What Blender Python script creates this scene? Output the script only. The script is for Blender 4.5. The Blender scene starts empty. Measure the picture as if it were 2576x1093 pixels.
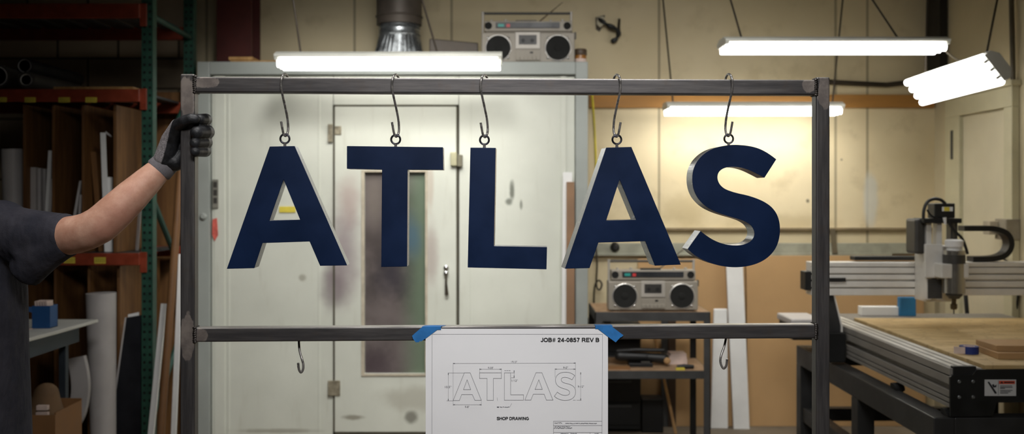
import bpy, bmesh, math, random
from mathutils import Vector, Matrix, noise
from mathutils.geometry import tessellate_polygon
random.seed(7)
PI = math.pi
V = Vector
SC = bpy.context.scene
COL = SC.collection

# ------------------------------------------------------------------ camera, light, exposure
FPX, CX, HY, CAMH = 2400.0, 1288.0, 490.0, 1.5
cam_d = bpy.data.cameras.new('camera')
cam_d.sensor_width = 36.0
cam_d.lens = FPX / 2576.0 * 36.0
cam_d.shift_y = -(546.5 - HY) / 2576.0
cam_d.clip_start = 0.05
cam_d.dof.use_dof = True
cam_d.dof.focus_distance = 2.42
cam_d.dof.aperture_fstop = 3.2
cam = bpy.data.objects.new('camera', cam_d)
COL.objects.link(cam)
cam.location = (0, 0, CAMH)
cam.rotation_euler = (PI / 2, 0, 0)
SC.camera = cam

SC.view_settings.view_transform = 'Standard'
SC.view_settings.look = 'None'
SC.view_settings.exposure = 0.0
SC.view_settings.gamma = 1.0
SC.view_settings.use_curve_mapping = False

world = bpy.data.worlds.new('world')
world.use_nodes = True
world.node_tree.nodes['Background'].inputs[0].default_value = (0.9, 0.92, 1.0, 1)
world.node_tree.nodes['Background'].inputs[1].default_value = 0.02
SC.world = world

TUBE_POWER = 7.0


def area_light(name, loc, target, sx, sy, power, color, spread=PI):
    d = bpy.data.lights.new(name, 'AREA')
    d.shape = 'RECTANGLE'
    d.size, d.size_y = sx, sy
    d.energy = power
    d.color = color
    d.spread = spread
    o = bpy.data.objects.new(name, d)
    COL.objects.link(o)
    o.location = loc
    o.rotation_euler = (V(target) - V(loc)).to_track_quat('-Z', 'Y').to_euler()
    return o


# unseen fill lamps added to brighten the frame, letters, drawing and arm
area_light('fill_light_front', (0.25, 0.15, 3.05), (0.1, 2.5, 1.2), 1.2, 0.5, 15.5, (1.0, 0.985, 0.975), math.radians(80))
area_light('fill_light_side', (-1.3, 1.6, 3.1), (-0.9, 2.45, 1.4), 0.9, 0.3, 3.2, (1.0, 0.95, 0.9), math.radians(100))

area_light('fill_light_middle', (0.3, 3.4, 3.25), (0.4, 5.8, 0.75), 2.0, 0.4, 15, (1.0, 0.985, 0.95), math.radians(88))  # unseen fill added to even out the light on the booth front

spot_d = bpy.data.lights.new('fill_spot', 'SPOT')  # unseen spot added to lift the booth's left side but not the rack
spot_d.energy = 165; spot_d.spot_size = math.radians(50); spot_d.spot_blend = 0.5; spot_d.shadow_soft_size = 0.25; spot_d.color = (1.0, 0.985, 0.95)
spot = bpy.data.objects.new('fill_spot', spot_d); COL.objects.link(spot)
spot.location = (-0.5, 3.1, 3.25); spot.rotation_euler = (V((-1.05, 5.6, 1.5)) - spot.location).to_track_quat('-Z', 'Y').to_euler()

area_light('fill_light_overhead', (0.0, 2.35, 3.3), (0.0, 2.45, 0), 1.6, 0.2, 9, (1.0, 0.98, 0.95), math.radians(75))  # unseen fill added above the frame to brighten upper edges


# ------------------------------------------------------------------ geometry helpers
def P(px, py, Y):
    return V(((px - CX) / FPX * Y, Y, CAMH - (py - HY) / FPX * Y))


def ray_plane(px, py, p0, n):
    d = V(((px - CX) / FPX, 1.0, -(py - HY) / FPX))
    c = V((0, 0, CAMH))
    t = (V(p0) - c).dot(n) / d.dot(n)
    return c + d * t


def catmull(pts, closed=False, sub=6):
    out = []
    n = len(pts)
    rng = range(n if closed else n - 1)
    for i in rng:
        if closed:
            p0, p1, p2, p3 = pts[(i - 1) % n], pts[i], pts[(i + 1) % n], pts[(i + 2) % n]
        else:
            p0, p1, p2, p3 = pts[max(i - 1, 0)], pts[i], pts[i + 1], pts[min(i + 2, n - 1)]
        for k in range(sub):
            t = k / sub
            out.append(0.5 * ((2 * p1) + (p2 - p0) * t + (2 * p0 - 5 * p1 + 4 * p2 - p3) * t * t
                              + (3 * p1 - p0 - 3 * p2 + p3) * t ** 3))
    if not closed:
        out.append(pts[-1].copy())
    return out


class MB:
    def __init__(s):
        s.bm = bmesh.new()

    def hexa(s, c):                       # 8 corners: bottom 0-3 ccw, top 4-7
        v = [s.bm.verts.new(p) for p in c]
        for f in ((0, 3, 2, 1), (4, 5, 6, 7), (0, 1, 5, 4), (1, 2, 6, 5), (2, 3, 7, 6), (3, 0, 4, 7)):
            s.bm.faces.new([v[i] for i in f])
        return s

    def box(s, a, b):
        x0, x1 = sorted((a[0], b[0])); y0, y1 = sorted((a[1], b[1])); z0, z1 = sorted((a[2], b[2]))
        return s.hexa([V((x0, y0, z0)), V((x1, y0, z0)), V((x1, y1, z0)), V((x0, y1, z0)),
                       V((x0, y0, z1)), V((x1, y0, z1)), V((x1, y1, z1)), V((x0, y1, z1))])

    def obox(s, c, ax, ay, az, sx, sy, sz):
        c = V(c); ax = V(ax) * sx / 2; ay = V(ay) * sy / 2; az = V(az) * sz / 2
        return s.hexa([c - ax - ay - az, c + ax - ay - az, c + ax + ay - az, c - ax + ay - az,
                       c - ax - ay + az, c + ax - ay + az, c + ax + ay + az, c - ax + ay + az])

    def prism(s, outer, vec, holes=()):
        loops = [list(outer)] + [list(h) for h in holes]
        tris = tessellate_polygon([[V(p) for p in l] for l in loops])
        flat = [V(p) for l in loops for p in l]
        vec = V(vec)
        f = [s.bm.verts.new(p) for p in flat]
        b = [s.bm.verts.new(p + vec) for p in flat]
        for t in tris:
            try:
                s.bm.faces.new([f[i] for i in t])
                s.bm.faces.new([b[i] for i in reversed(t)])
            except ValueError:
                pass
        o = 0
        for l in loops:
            n = len(l)
            for i in range(n):
                j = (i + 1) % n
                s.bm.faces.new([f[o + i], f[o + j], b[o + j], b[o + i]])
            o += n
        return s

    def tube(s, pts, r, n=12, closed=False, flat=None):
        pts = [V(p) for p in pts]
        rr = r if isinstance(r, (list, tuple)) else [r] * len(pts)
        m = len(pts)
        rings = []
        up = None
        for i, p in enumerate(pts):
            if closed:
                t = (pts[(i + 1) % m] - pts[i - 1]).normalized()
            else:
                t = (pts[min(i + 1, m - 1)] - pts[max(i - 1, 0)]).normalized()
            if up is None:
                up = V((0, 0, 1)) if abs(t.z) < 0.9 else V((0, 1, 0))
                up = (up - t * up.dot(t)).normalized()
            else:
                up = (up - t * up.dot(t))
                up = up.normalized() if up.length > 1e-6 else t.orthogonal().normalized()
            sd = t.cross(up)
            ring = []
            for k in range(n):
                a = 2 * PI * k / n
                ring.append(s.bm.verts.new(p + (up * math.cos(a) + sd * math.sin(a)) * rr[i]))
            rings.append(ring)
        for i in range(m if closed else m - 1):
            a, b = rings[i], rings[(i + 1) % m]
            for k in range(n):
                s.bm.faces.new([a[k], a[(k + 1) % n], b[(k + 1) % n], b[k]])
        if not closed:
            s.bm.faces.new(list(reversed(rings[0])))
            s.bm.faces.new(rings[-1])
        return s

    def band(s, pts, wvec, th):           # flat strip of thickness th swept along pts, width along wvec
        pts = [V(p) for p in pts]; w = V(wvec) / 2
        rings = []
        m = len(pts)
        for i, p in enumerate(pts):
            t = (pts[min(i + 1, m - 1)] - pts[max(i - 1, 0)]).normalized()
            nn = t.cross(V(wvec).normalized()).normalized() * th / 2
            rings.append([s.bm.verts.new(q) for q in (p - w - nn, p + w - nn, p + w + nn, p - w + nn)])
        for i in range(m - 1):
            a, b = rings[i], rings[i + 1]
            for k in range(4):
                s.bm.faces.new([a[k], a[(k + 1) % 4], b[(k + 1) % 4], b[k]])
        s.bm.faces.new(list(reversed(rings[0]))); s.bm.faces.new(rings[-1])
        return s

    def cyl(s, p0, p1, r0, r1=None, n=24):
        r1 = r0 if r1 is None else r1
        return s.tube([p0, p1], [r0, r1], n)

    def lathe(s, c, axis, prof, n=32):     # prof: (radius, distance along axis)
        c = V(c); axis = V(axis).normalized(); u = axis.orthogonal().normalized(); w = axis.cross(u)
        rings = []
        for r, h in prof:
            r = max(r, 1e-5)
            rings.append([s.bm.verts.new(c + axis * h + (u * math.cos(2 * PI * k / n) + w * math.sin(2 * PI * k / n)) * r) for k in range(n)])
        for a, b in zip(rings, rings[1:]):
            for k in range(n):
                s.bm.faces.new([a[k], a[(k + 1) % n], b[(k + 1) % n], b[k]])
        s.bm.faces.new(list(reversed(rings[0]))); s.bm.faces.new(rings[-1])
        return s

    def ring(s, c, axis, R, r, n=28, m=10):
        axis = V(axis).normalized(); u = axis.orthogonal().normalized(); w = axis.cross(u)
        return s.tube([V(c) + (u * math.cos(2 * PI * k / n) + w * math.sin(2 * PI * k / n)) * R for k in range(n)], r, m, closed=True)

    def ball(s, c, r, seg=16, scale=(1, 1, 1), rot=None):
        m = Matrix.Translation(V(c)) @ (rot.to_4x4() if rot else Matrix.Identity(4)) @ Matrix.Diagonal((scale[0] * r, scale[1] * r, scale[2] * r, 1))
        bmesh.ops.create_uvsphere(s.bm, u_segments=seg, v_segments=seg // 2 + 2, radius=1.0, matrix=m)
        return s

    def caps(s, pts, rad, n=16):           # chain of balls and frustums, for remeshing
        pts = [V(p) for p in pts]
        for p, r in zip(pts, rad):
            s.ball(p, r, n)
        for i in range(len(pts) - 1):
            s.tube([pts[i], pts[i + 1]], [rad[i], rad[i + 1]], n)
        return s

    def loft(s, rings, n=28, power=2.4):   # rings: (center, rx, ry) horizontal superellipses
        rs = []
        for c, rx, ry in rings:
            c = V(c); ring = []
            for k in range(n):
                a = 2 * PI * k / n
                ca, sa = math.cos(a), math.sin(a)
                e = 2 / power
                ring.append(s.bm.verts.new(c + V((math.copysign(abs(ca) ** e, ca) * rx, math.copysign(abs(sa) ** e, sa) * ry, 0))))
            rs.append(ring)
        for a, b in zip(rs, rs[1:]):
            for k in range(n):
                s.bm.faces.new([a[k], a[(k + 1) % n], b[(k + 1) % n], b[k]])
        s.bm.faces.new(list(reversed(rs[0]))); s.bm.faces.new(rs[-1])
        return s

    def build(s, name, mat, parent=None, bevel=0.0, smooth=False, seg=2, label=None, voxel=None, relax=0):
        bmesh.ops.recalc_face_normals(s.bm, faces=s.bm.faces)
        me = bpy.data.meshes.new(name)
        s.bm.to_mesh(me)
        s.bm.free()
        o = bpy.data.objects.new(name, me)
        COL.objects.link(o)
        if voxel:
            md = o.modifiers.new('r', 'REMESH'); md.mode = 'VOXEL'; md.voxel_size = voxel
            dg = bpy.context.evaluated_depsgraph_get(); dg.update()
            nm = bpy.data.meshes.new_from_object(o.evaluated_get(dg))
            o.modifiers.clear(); o.data = nm; bpy.data.meshes.remove(me); me = nm; me.name = name
            b = bmesh.new(); b.from_mesh(me)
            for _ in range(relax):
                bmesh.ops.smooth_vert(b, verts=b.verts, factor=0.5, use_axis_x=True, use_axis_y=True, use_axis_z=True)
            b.to_mesh(me); b.free(); smooth = True
        me.materials.clear()
        me.materials.append(mat)
        if parent is not None:
            root = parent
            off = V((0, 0, 0))
            while root is not None:
                off += root.location
                root = root.parent
            me.transform(Matrix.Translation(-off))
            o.parent = parent
        else:
            vs = [v.co for v in me.vertices]
            lo = V((min(v.x for v in vs), min(v.y for v in vs), min(v.z for v in vs)))
            hi = V((max(v.x for v in vs), max(v.y for v in vs), max(v.z for v in vs)))
            c = V(((lo.x + hi.x) / 2, (lo.y + hi.y) / 2, lo.z))
            me.transform(Matrix.Translation(-c)); o.location = c
        if smooth:
            for p in me.polygons:
                p.use_smooth = True
        if bevel:
            md = o.modifiers.new('bevel', 'BEVEL'); md.width = bevel; md.segments = seg
            md.limit_method = 'ANGLE'; md.angle_limit = math.radians(35)
            md.use_clamp_overlap = True
        if smooth and not voxel:
            try:
                me.set_sharp_from_angle(angle=math.radians(40))
            except Exception:
                pass
        if label:
            o['label'] = label
        return o


def tag(o, label, cat, group=None, kind=None):
    o['label'] = label; o['category'] = cat
    if group: o['group'] = group
    if kind: o['kind'] = kind
    return o


def thing(name, loc, label, cat, group=None):
    o = bpy.data.objects.new(name, None)
    o.empty_display_size = 0.05
    COL.objects.link(o); o.location = loc
    return tag(o, label, cat, group)


def struct(o):
    o['kind'] = 'structure'
    return o


def copy_tree(o, parent=None):
    c = o.copy(); COL.objects.link(c)
    c.parent = parent
    for ch in list(o.children):
        copy_tree(ch, c)
    return c


# ------------------------------------------------------------------ materials
def lin(r, g, b):
    f = lambda c: c / 12.92 if c <= 0.04045 else ((c + 0.055) / 1.055) ** 2.4
    return tuple(f(x / 255.0) for x in (r, g, b))


class G:
    def __init__(s, name):
        s.m = bpy.data.materials.new(name); s.m.use_nodes = True
        s.t = s.m.node_tree; s.n = s.t.nodes; s.l = s.t.links
        s.b = s.n['Principled BSDF']
        s.pos = None

    def world(s):
        if s.pos is None:
            s.pos = s.n.new('ShaderNodeNewGeometry').outputs['Position']
        return s.pos

    def obj(s):
        return s.n.new('ShaderNodeTexCoord').outputs['Object']

    def put(s, sock, v):
        if isinstance(v, bpy.types.NodeSocket): s.l.new(v, sock)
        elif isinstance(v, (tuple, list, Vector)):
            v = tuple(v); sock.default_value = v + (1.0,) if (sock.type == 'RGBA' and len(v) == 3) else v
        else: sock.default_value = v

    def math(s, op, a, b=0.0, c=0.0, clamp=False):
        n = s.n.new('ShaderNodeMath'); n.operation = op; n.use_clamp = clamp
        for i, v in enumerate((a, b, c)): s.put(n.inputs[i], v)
        return n.outputs[0]

    def vmath(s, op, a, b=(0, 0, 0)):
        n = s.n.new('ShaderNodeVectorMath'); n.operation = op
        s.put(n.inputs[0], a); s.put(n.inputs[1], b)
        return n.outputs['Value'] if op in ('LENGTH', 'DOT_PRODUCT') else n.outputs[0]

    def sep(s, v):
        n = s.n.new('ShaderNodeSeparateXYZ'); s.put(n.inputs[0], v); return n.outputs

    def noise(s, co, scale, detail=4, rough=0.55):
        n = s.n.new('ShaderNodeTexNoise'); s.put(n.inputs['Vector'], co)
        n.inputs['Scale'].default_value = scale; n.inputs['Detail'].default_value = detail; n.inputs['Roughness'].default_value = rough
        return n.outputs['Fac']

    def ramp(s, f, a, b, lo=0.0, hi=1.0):
        n = s.n.new('ShaderNodeMapRange'); n.interpolation_type = 'SMOOTHSTEP'
        s.put(n.inputs['Value'], f)
        for k, v in zip(('From Min', 'From Max', 'To Min', 'To Max'), (a, b, lo, hi)): n.inputs[k].default_value = v
        return n.outputs[0]

    def mix(s, f, a, b):
        n = s.n.new('ShaderNodeMix'); n.data_type = 'RGBA'
        s.put(n.inputs[0], f); s.put(n.inputs[6], a); s.put(n.inputs[7], b)
        return n.outputs[2]

    def bump(s, h, strength=0.2, dist=0.01):
        n = s.n.new('ShaderNodeBump'); n.inputs['Strength'].default_value = strength; n.inputs['Distance'].default_value = dist
        s.put(n.inputs['Height'], h); s.l.new(n.outputs[0], s.b.inputs['Normal'])

    def stain(s, base, c, r, col, k, nscale=12, namp=0.7, soft=0.35):
        d = s.vmath('LENGTH', s.vmath('DIVIDE', s.vmath('SUBTRACT', s.world(), tuple(c)), tuple(r)))
        d = s.math('ADD', d, s.math('MULTIPLY', s.math('SUBTRACT', s.noise(s.world(), nscale, 3), 0.5), namp))
        return s.mix(s.ramp(d, soft, 1.0, k, 0.0), base, col)

    def fin(s, col, rough=0.5, metal=0.0, spec=0.5):
        s.put(s.b.inputs['Base Color'], col); s.put(s.b.inputs['Roughness'], rough); s.put(s.b.inputs['Metallic'], metal)
        s.b.inputs['Specular IOR Level'].default_value = spec
        return s.m


def mat(name, rgb, rough=0.5, metal=0.0, var=0.18, scale=9.0, bump=0.0, bscale=120.0, stretch=(1, 1, 1), spec=0.5):
    g = G(name)
    c = lin(*rgb)
    co = g.vmath('MULTIPLY', g.world(), stretch)
    nz = g.noise(co, scale, 5)
    a = tuple(x * (1 - var) for x in c); b = tuple(min(1, x * (1 + var)) for x in c)
    if bump:
        g.bump(g.noise(co, bscale, 3), bump, 0.004)
    return g.fin(g.mix(g.ramp(nz, 0.3, 0.7), a, b), g.ramp(nz, 0.3, 0.7, max(rough - 0.06, 0.02), min(rough + 0.06, 1)), metal, spec)


def emit(name, rgb, k):
    g = G(name)
    g.put(g.b.inputs['Base Color'], rgb)
    g.put(g.b.inputs['Emission Color'], rgb); g.b.inputs['Emission Strength'].default_value = k
    return g.m


def seams(g, col, xs, axis, w, dark, k):
    x = g.sep(g.world())[axis]
    for x0 in xs:
        d = g.math('ABSOLUTE', g.math('SUBTRACT', x, x0))
        col = g.mix(g.ramp(d, w * 0.4, w, k, 0.0), col, dark)
    return col


WALL_Y = 6.3


def wall_mat():
    g = G('cream_wall_paint')
    w = g.world()
    base = g.mix(g.ramp(g.noise(w, 1.3, 4), 0.3, 0.75), lin(212, 196, 157), lin(226, 211, 175))
    base = g.mix(g.math('MULTIPLY', g.ramp(g.noise(w, 5.5, 5), 0.52, 0.75), 0.35), base, lin(165, 148, 110))
    base = seams(g, base, [(p - CX) / FPX * WALL_Y for p in (520, 892, 1136, 1658, 2102, 2182)], 0, 0.012, lin(104, 92, 70), 0.6)
    # grey filler patch, smudges and a few dark specks
    def pp(px, py): return P(px, py, WALL_Y)
    base = g.stain(base, pp(2190, 505), (0.06, 0.3, 0.22), lin(205, 205, 195), 0.75, 8, 0.5, 0.5)
    base = g.stain(base, pp(2032, 506), (0.014, 0.3, 0.016), lin(70, 60, 45), 0.8)
    base = g.stain(base, pp(2117, 402), (0.012, 0.3, 0.012), lin(90, 75, 55), 0.7)
    base = g.stain(base, pp(1720, 530), (0.2, 0.3, 0.16), lin(170, 150, 105), 0.4)
    base = g.stain(base, pp(1950, 560), (0.5, 0.3, 0.08), lin(160, 140, 95), 0.35)
    # block courses on the part of the wall behind the pallet rack
    br = g.n.new('ShaderNodeTexBrick')
    cx = g.n.new('ShaderNodeCombineXYZ'); sp = g.sep(w)
    g.l.new(sp[0], cx.inputs[0]); g.l.new(sp[2], cx.inputs[1])
    g.l.new(cx.outputs[0], br.inputs['Vector'])
    br.inputs['Color1'].default_value = lin(206, 186, 156) + (1,); br.inputs['Color2'].default_value = lin(150, 134, 112) + (1,)
    br.inputs['Mortar'].default_value = lin(96, 84, 68) + (1,)
    br.inputs['Scale'].default_value = 1.0; br.inputs['Mortar Size'].default_value = 0.008
    br.inputs['Brick Width'].default_value = 0.4; br.inputs['Row Height'].default_value = 0.2
    base = g.mix(g.ramp(sp[0], -2.13, -2.11, 1.0, 0.0), base, br.outputs['Color'])
    g.bump(g.noise(w, 60, 3), 0.15, 0.003)
    return g.fin(base, 0.62)


YB = 5.6            # front of the spray booth


def booth_mat():
    g = G('off_white_booth_steel')
    w = g.world()
    base = g.mix(g.ramp(g.noise(w, 2.2, 5), 0.3, 0.75), lin(206, 208, 196), lin(218, 220, 208))
    base = g.mix(g.math('MULTIPLY', g.ramp(g.noise(g.vmath('MULTIPLY', w, (6, 6, 1)), 2.5, 5), 0.55, 0.8), 0.22), base, lin(150, 142, 120))
    def st(px, py, rx, rz, col, k, **a):
        nonlocal base
        base = g.stain(base, P(px, py, YB), (rx, 0.4, rz), lin(*col), k, **a)
    st(862, 640, 0.17, 0.42, (120, 92, 108), 0.62, nscale=5, namp=0.9, soft=0.1)
    st(842, 720, 0.11, 0.2, (98, 74, 88), 0.6, nscale=7, namp=0.8, soft=0.1)
    st(880, 500, 0.1, 0.22, (170, 140, 136), 0.5, nscale=5, namp=0.9, soft=0.1)
    st(1085, 640, 0.06, 0.3, (150, 126, 122), 0.55, nscale=6, namp=0.8, soft=0.1)
    st(1083, 470, 0.03, 0.2, (170, 140, 120), 0.4, nscale=6)
    st(1288, 480, 0.022, 0.075, (92, 96, 84), 0.85, nscale=18, namp=0.5)
    st(1280, 508, 0.03, 0.03, (92, 96, 84), 0.8, nscale=18, namp=0.5)
    st(1311, 515, 0.012, 0.04, (108, 110, 98), 0.75, nscale=18, namp=0.5)
    st(760, 700, 0.03, 0.03, (150, 146, 130), 0.7, nscale=18)
    st(1035, 1050, 0.05, 0.05, (88, 84, 72), 0.7, nscale=12)
    st(890, 1050, 0.09, 0.02, (120, 112, 94), 0.7, nscale=12)
    st(700, 1085, 0.3, 0.02, (120, 112, 94), 0.5, nscale=9)
    st(1050, 1005, 0.3, 0.1, (150, 142, 124), 0.4, nscale=9)
    g.bump(g.noise(w, 30, 2), 0.08, 0.003)
    return g.fin(base, 0.42)


def pane_mat():
    g = G('overspray_fogged_glass')
    w = g.world(); sp = g.sep(w)
    a = g.mix(g.ramp(g.noise(w, 3.5, 4), 0.35, 0.65), lin(92, 84, 82), lin(128, 118, 116))
    a = g.mix(g.ramp(sp[0], P(990, 0, YB).x, P(1065, 0, YB).x, 0.0, 0.75), a, lin(124, 146, 120))
    a = g.stain(a, P(1035, 600, YB), (0.09, 0.4, 0.2), lin(84, 118, 140), 0.7, 6, 0.8, 0.1)
    a = g.stain(a, P(985, 690, YB), (0.16, 0.4, 0.2), lin(58, 56, 66), 0.75, 7, 0.8, 0.1)
    a = g.stain(a, P(950, 930, YB), (0.2, 0.4, 0.2), lin(86, 72, 80), 0.6, 7, 0.8, 0.1)
    a = g.stain(a, P(940, 500, YB), (0.07, 0.4, 0.25), lin(150, 140, 130), 0.5, 7, 0.8, 0.1)
    g.b.inputs['Transmission Weight'].default_value = 0.25
    return g.fin(a, 0.32)


def hole_mat():
    g = G('green_punched_rack_steel')
    sp = g.sep(g.world())
    dz = g.math('ABSOLUTE', g.math('SUBTRACT', g.math('FRACT', g.math('DIVIDE', sp[2], 0.04)), 0.5))
    mz = g.ramp(dz, 0.14, 0.2, 1.0, 0.0)
    dx = g.math('ABSOLUTE', g.math('SUBTRACT', g.math('ABSOLUTE', g.math('SUBTRACT', sp[0], -1.9105)), 0.0145))
    mx = g.ramp(dx, 0.005, 0.0075, 1.0, 0.0)
    base = g.mix(g.ramp(g.noise(g.world(), 14, 4), 0.35, 0.7), lin(26, 62, 50), lin(38, 80, 64))
    return g.fin(g.mix(g.math('MULTIPLY', mx, mz), base, lin(4, 6, 6)), 0.5)


FYAW = math.radians(2.31)
FE = V((math.cos(FYAW), math.sin(FYAW), 0)); FN = V((-math.sin(FYAW), math.cos(FYAW), 0)); FZ = V((0, 0, 1))
FO = V((-0.835, 2.4, 0))


def FP(px, py, off=0.0):
    return ray_plane(px, py, FO + FN * off, FN)


def steel_mat(stretch):
    g = G('bare_mill_scale_steel')
    w = g.world(); sp = g.sep(w)
    n1 = g.noise(g.vmath('MULTIPLY', w, stretch), 6, 6, 0.65)
    n2 = g.noise(w, 22, 5, 0.6)
    base = g.mix(g.ramp(n1, 0.3, 0.75), lin(70, 68, 69), lin(92, 89, 88))
    base = g.mix(g.math('MULTIPLY', g.ramp(n2, 0.5, 0.8), 0.5), base, lin(84, 74, 66))
    patch = None
    for (px, py, rx, rz) in ((518, 208, 0.034, 0.016), (470, 245, 0.02, 0.06), (1, 1, 0.01, 0.01), (2036, 214, 0.022, 0.02), (2074, 232, 0.02, 0.045),
                             (506, 846, 0.02, 0.02), (470, 850, 0.02, 0.06), (1, 1, 0.01, 0.01)):
        c = FP(px, py)
        d = g.vmath('LENGTH', g.vmath('DIVIDE', g.vmath('SUBTRACT', w, tuple(c)), (rx, 0.06, rz)))
        d = g.math('ADD', d, g.math('MULTIPLY', g.math('SUBTRACT', g.noise(g.vmath('MULTIPLY', w, (1, 1, 0.5)), 45, 4), 0.5), 1.1))
        m = g.ramp(d, 0.85, 1.0, 1.0, 0.0)
        patch = m if patch is None else g.math('MAXIMUM', patch, m)
    base = g.mix(g.math('MULTIPLY', patch, 0.75), base, g.mix(g.ramp(n2, 0.35, 0.65), lin(104, 95, 90), lin(140, 130, 122)))
    nz = g.sep(g.n.new('ShaderNodeNewGeometry').outputs['Normal'])[2]     # overhead highlight painted into the upward faces
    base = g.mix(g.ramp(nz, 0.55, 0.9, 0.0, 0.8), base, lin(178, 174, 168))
    g.bump(n2, 0.06, 0.002)
    rough = g.mix(patch, g.mix(n1, (0.32, 0.32, 0.32), (0.5, 0.5, 0.5)), (0.5, 0.5, 0.5))
    return g.fin(base, rough, g.ramp(patch, 0, 1, 0.55, 0.35))


def ply_mat(name, rgb, rgb2, rough=0.6):
    g = G(name)
    n = g.noise(g.vmath('MULTIPLY', g.world(), (9, 9, 0.9)), 3.0, 6, 0.6)
    return g.fin(g.mix(g.ramp(n, 0.3, 0.72), lin(*rgb), lin(*rgb2)), rough)


def spoil_mat():
    g = G('worn_plywood_bed')
    n = g.noise(g.vmath('MULTIPLY', g.world(), (1.2, 5, 3)), 3.0, 6, 0.6)
    base = g.mix(g.ramp(n, 0.3, 0.72), lin(176, 148, 100), lin(206, 180, 132))
    v = g.noise(g.world(), 7, 3)
    base = g.mix(g.math('MULTIPLY', g.ramp(g.math('ABSOLUTE', g.math('SUBTRACT', v, 0.5)), 0.0, 0.03, 1, 0), 0.35), base, lin(120, 94, 58))
    return g.fin(base, 0.55)


def shirt_mat():
    g = G('charcoal_cotton')
    n = g.noise(g.world(), 9, 6, 0.65)
    n2 = g.noise(g.world(), 350, 2)
    base = g.mix(g.ramp(n, 0.3, 0.7), lin(40, 41, 50), lin(58, 57, 64))
    g.bump(g.math('ADD', g.math('MULTIPLY', g.noise(g.vmath('MULTIPLY', g.world(), (1.6, 1.6, 0.7)), 9, 3), 1.0), g.math('MULTIPLY', n2, 0.04)), 0.55, 0.03)
    return g.fin(base, 0.9, 0, 0.2)


def skin_mat():
    g = G('skin')
    n = g.noise(g.world(), 16, 5, 0.6)
    base = g.mix(g.ramp(n, 0.3, 0.72), lin(178, 130, 108), lin(206, 164, 142))
    base = g.mix(g.math('MULTIPLY', g.ramp(g.noise(g.vmath('MULTIPLY', g.world(), (1, 1, 1)), 6, 3), 0.5, 0.75), 0.4), base, lin(176, 112, 96))
    # fine dark arm hair
    h = g.noise(g.vmath('MULTIPLY', g.vmath('ADD', g.world(), (0, 0, 0)), (420, 60, 150)), 1.0, 2)
    base = g.mix(g.math('MULTIPLY', g.ramp(h, 0.6, 0.75), 0.14), base, lin(92, 62, 46))
    g.b.inputs['Subsurface Weight'].default_value = 0.08
    g.b.inputs['Subsurface Radius'].default_value = (0.01, 0.004, 0.002)
    g.bump(g.noise(g.world(), 220, 3), 0.12, 0.002)
    return g.fin(base, 0.55, 0, 0.4)


def glove_mat():
    g = G('black_coated_grey_knit')
    sp = g.sep(g.world())
    f = g.math('SUBTRACT', sp[0], g.math('ADD', -0.8665, g.math('MULTIPLY', g.math('SUBTRACT', sp[2], 1.647), 0.36)))
    f = g.math('ADD', f, g.math('MULTIPLY', g.math('SUBTRACT', g.noise(g.world(), 40, 2), 0.5), 0.006))
    m = g.ramp(f, -0.002, 0.002)
    knit = g.mix(g.ramp(g.noise(g.world(), 300, 2), 0.35, 0.65), lin(112, 108, 110), lin(146, 142, 144))
    coat = g.mix(g.ramp(g.noise(g.world(), 60, 3), 0.35, 0.65), lin(24, 25, 27), lin(38, 39, 42))
    g.bump(g.noise(g.world(), 160, 3), 0.25, 0.003)
    return g.fin(g.mix(m, knit, coat), g.ramp(m, 0, 1, 0.85, 0.5), 0.0, 0.35)


def cuff_mat():
    g = G('grey_ribbed_cuff')
    n = g.noise(g.world(), 300, 2)
    ax = (P(430, 370, 2.45) - P(410, 420, 2.45)).normalized()
    d = g.vmath('DOT_PRODUCT', g.world(), tuple(ax))
    s = g.math('SINE', g.math('MULTIPLY', d, 3000.0))
    g.bump(s, 0.25, 0.001)
    return g.fin(g.mix(n, lin(92, 90, 94), lin(124, 120, 124)), 0.9)


def navy_mat():
    g = G('navy_satin_paint')
    n = g.noise(g.world(), 7, 4)
    g.bump(g.noise(g.world(), 500, 2), 0.03, 0.001)
    return g.fin(g.mix(g.ramp(n, 0.3, 0.7), lin(3, 22, 50), lin(4, 27, 60)), g.ramp(n, 0.3, 0.7, 0.42, 0.5), 0.0, 0.22)


def floor_mat():
    g = G('dusty_concrete')
    w = g.world()
    a = g.mix(g.ramp(g.noise(w, 1.6, 6), 0.3, 0.7), lin(96, 86, 72), lin(134, 122, 104))
    a = g.mix(g.math('MULTIPLY', g.ramp(g.noise(w, 9, 5), 0.55, 0.75), 0.5), a, lin(66, 58, 48))
    return g.fin(a, 0.7)


m_wall = wall_mat(); m_floor = floor_mat()
m_ceil = mat('dark_ceiling', (70, 64, 56), 0.8)
m_sidewall = mat('beige_side_wall', (196, 184, 152), 0.6, var=0.08, scale=2)
m_booth = booth_mat(); m_pane = pane_mat()
m_boothgrey = mat('grey_green_frame_paint', (158, 163, 158), 0.45, var=0.08, scale=3)
m_dark = mat('black_rubber', (14, 14, 15), 0.6)
m_gap = mat('dark_gap', (84, 80, 66), 0.8)
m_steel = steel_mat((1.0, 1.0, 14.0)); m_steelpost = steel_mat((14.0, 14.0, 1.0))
m_weld = mat('weld_bead', (70, 66, 64), 0.3, 0.85, 0.5, 200)
m_hook = mat('plain_steel_rod', (128, 125, 122), 0.28, 0.6, 0.25, 60)
m_ringm = mat('blackened_steel', (62, 62, 70), 0.28, 0.9, 0.25, 60)
m_navy = navy_mat()
m_return = mat('brushed_aluminium', (164, 166, 169), 0.33, 0.8, 0.06, 30, stretch=(1, 1, 8))
m_paper = mat('white_paper', (226, 226, 228), 0.8, var=0.02, scale=6)
m_ink = mat('black_ink', (22, 22, 26), 0.8)
m_inkgrey = mat('grey_ink', (92, 92, 98), 0.8)
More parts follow.
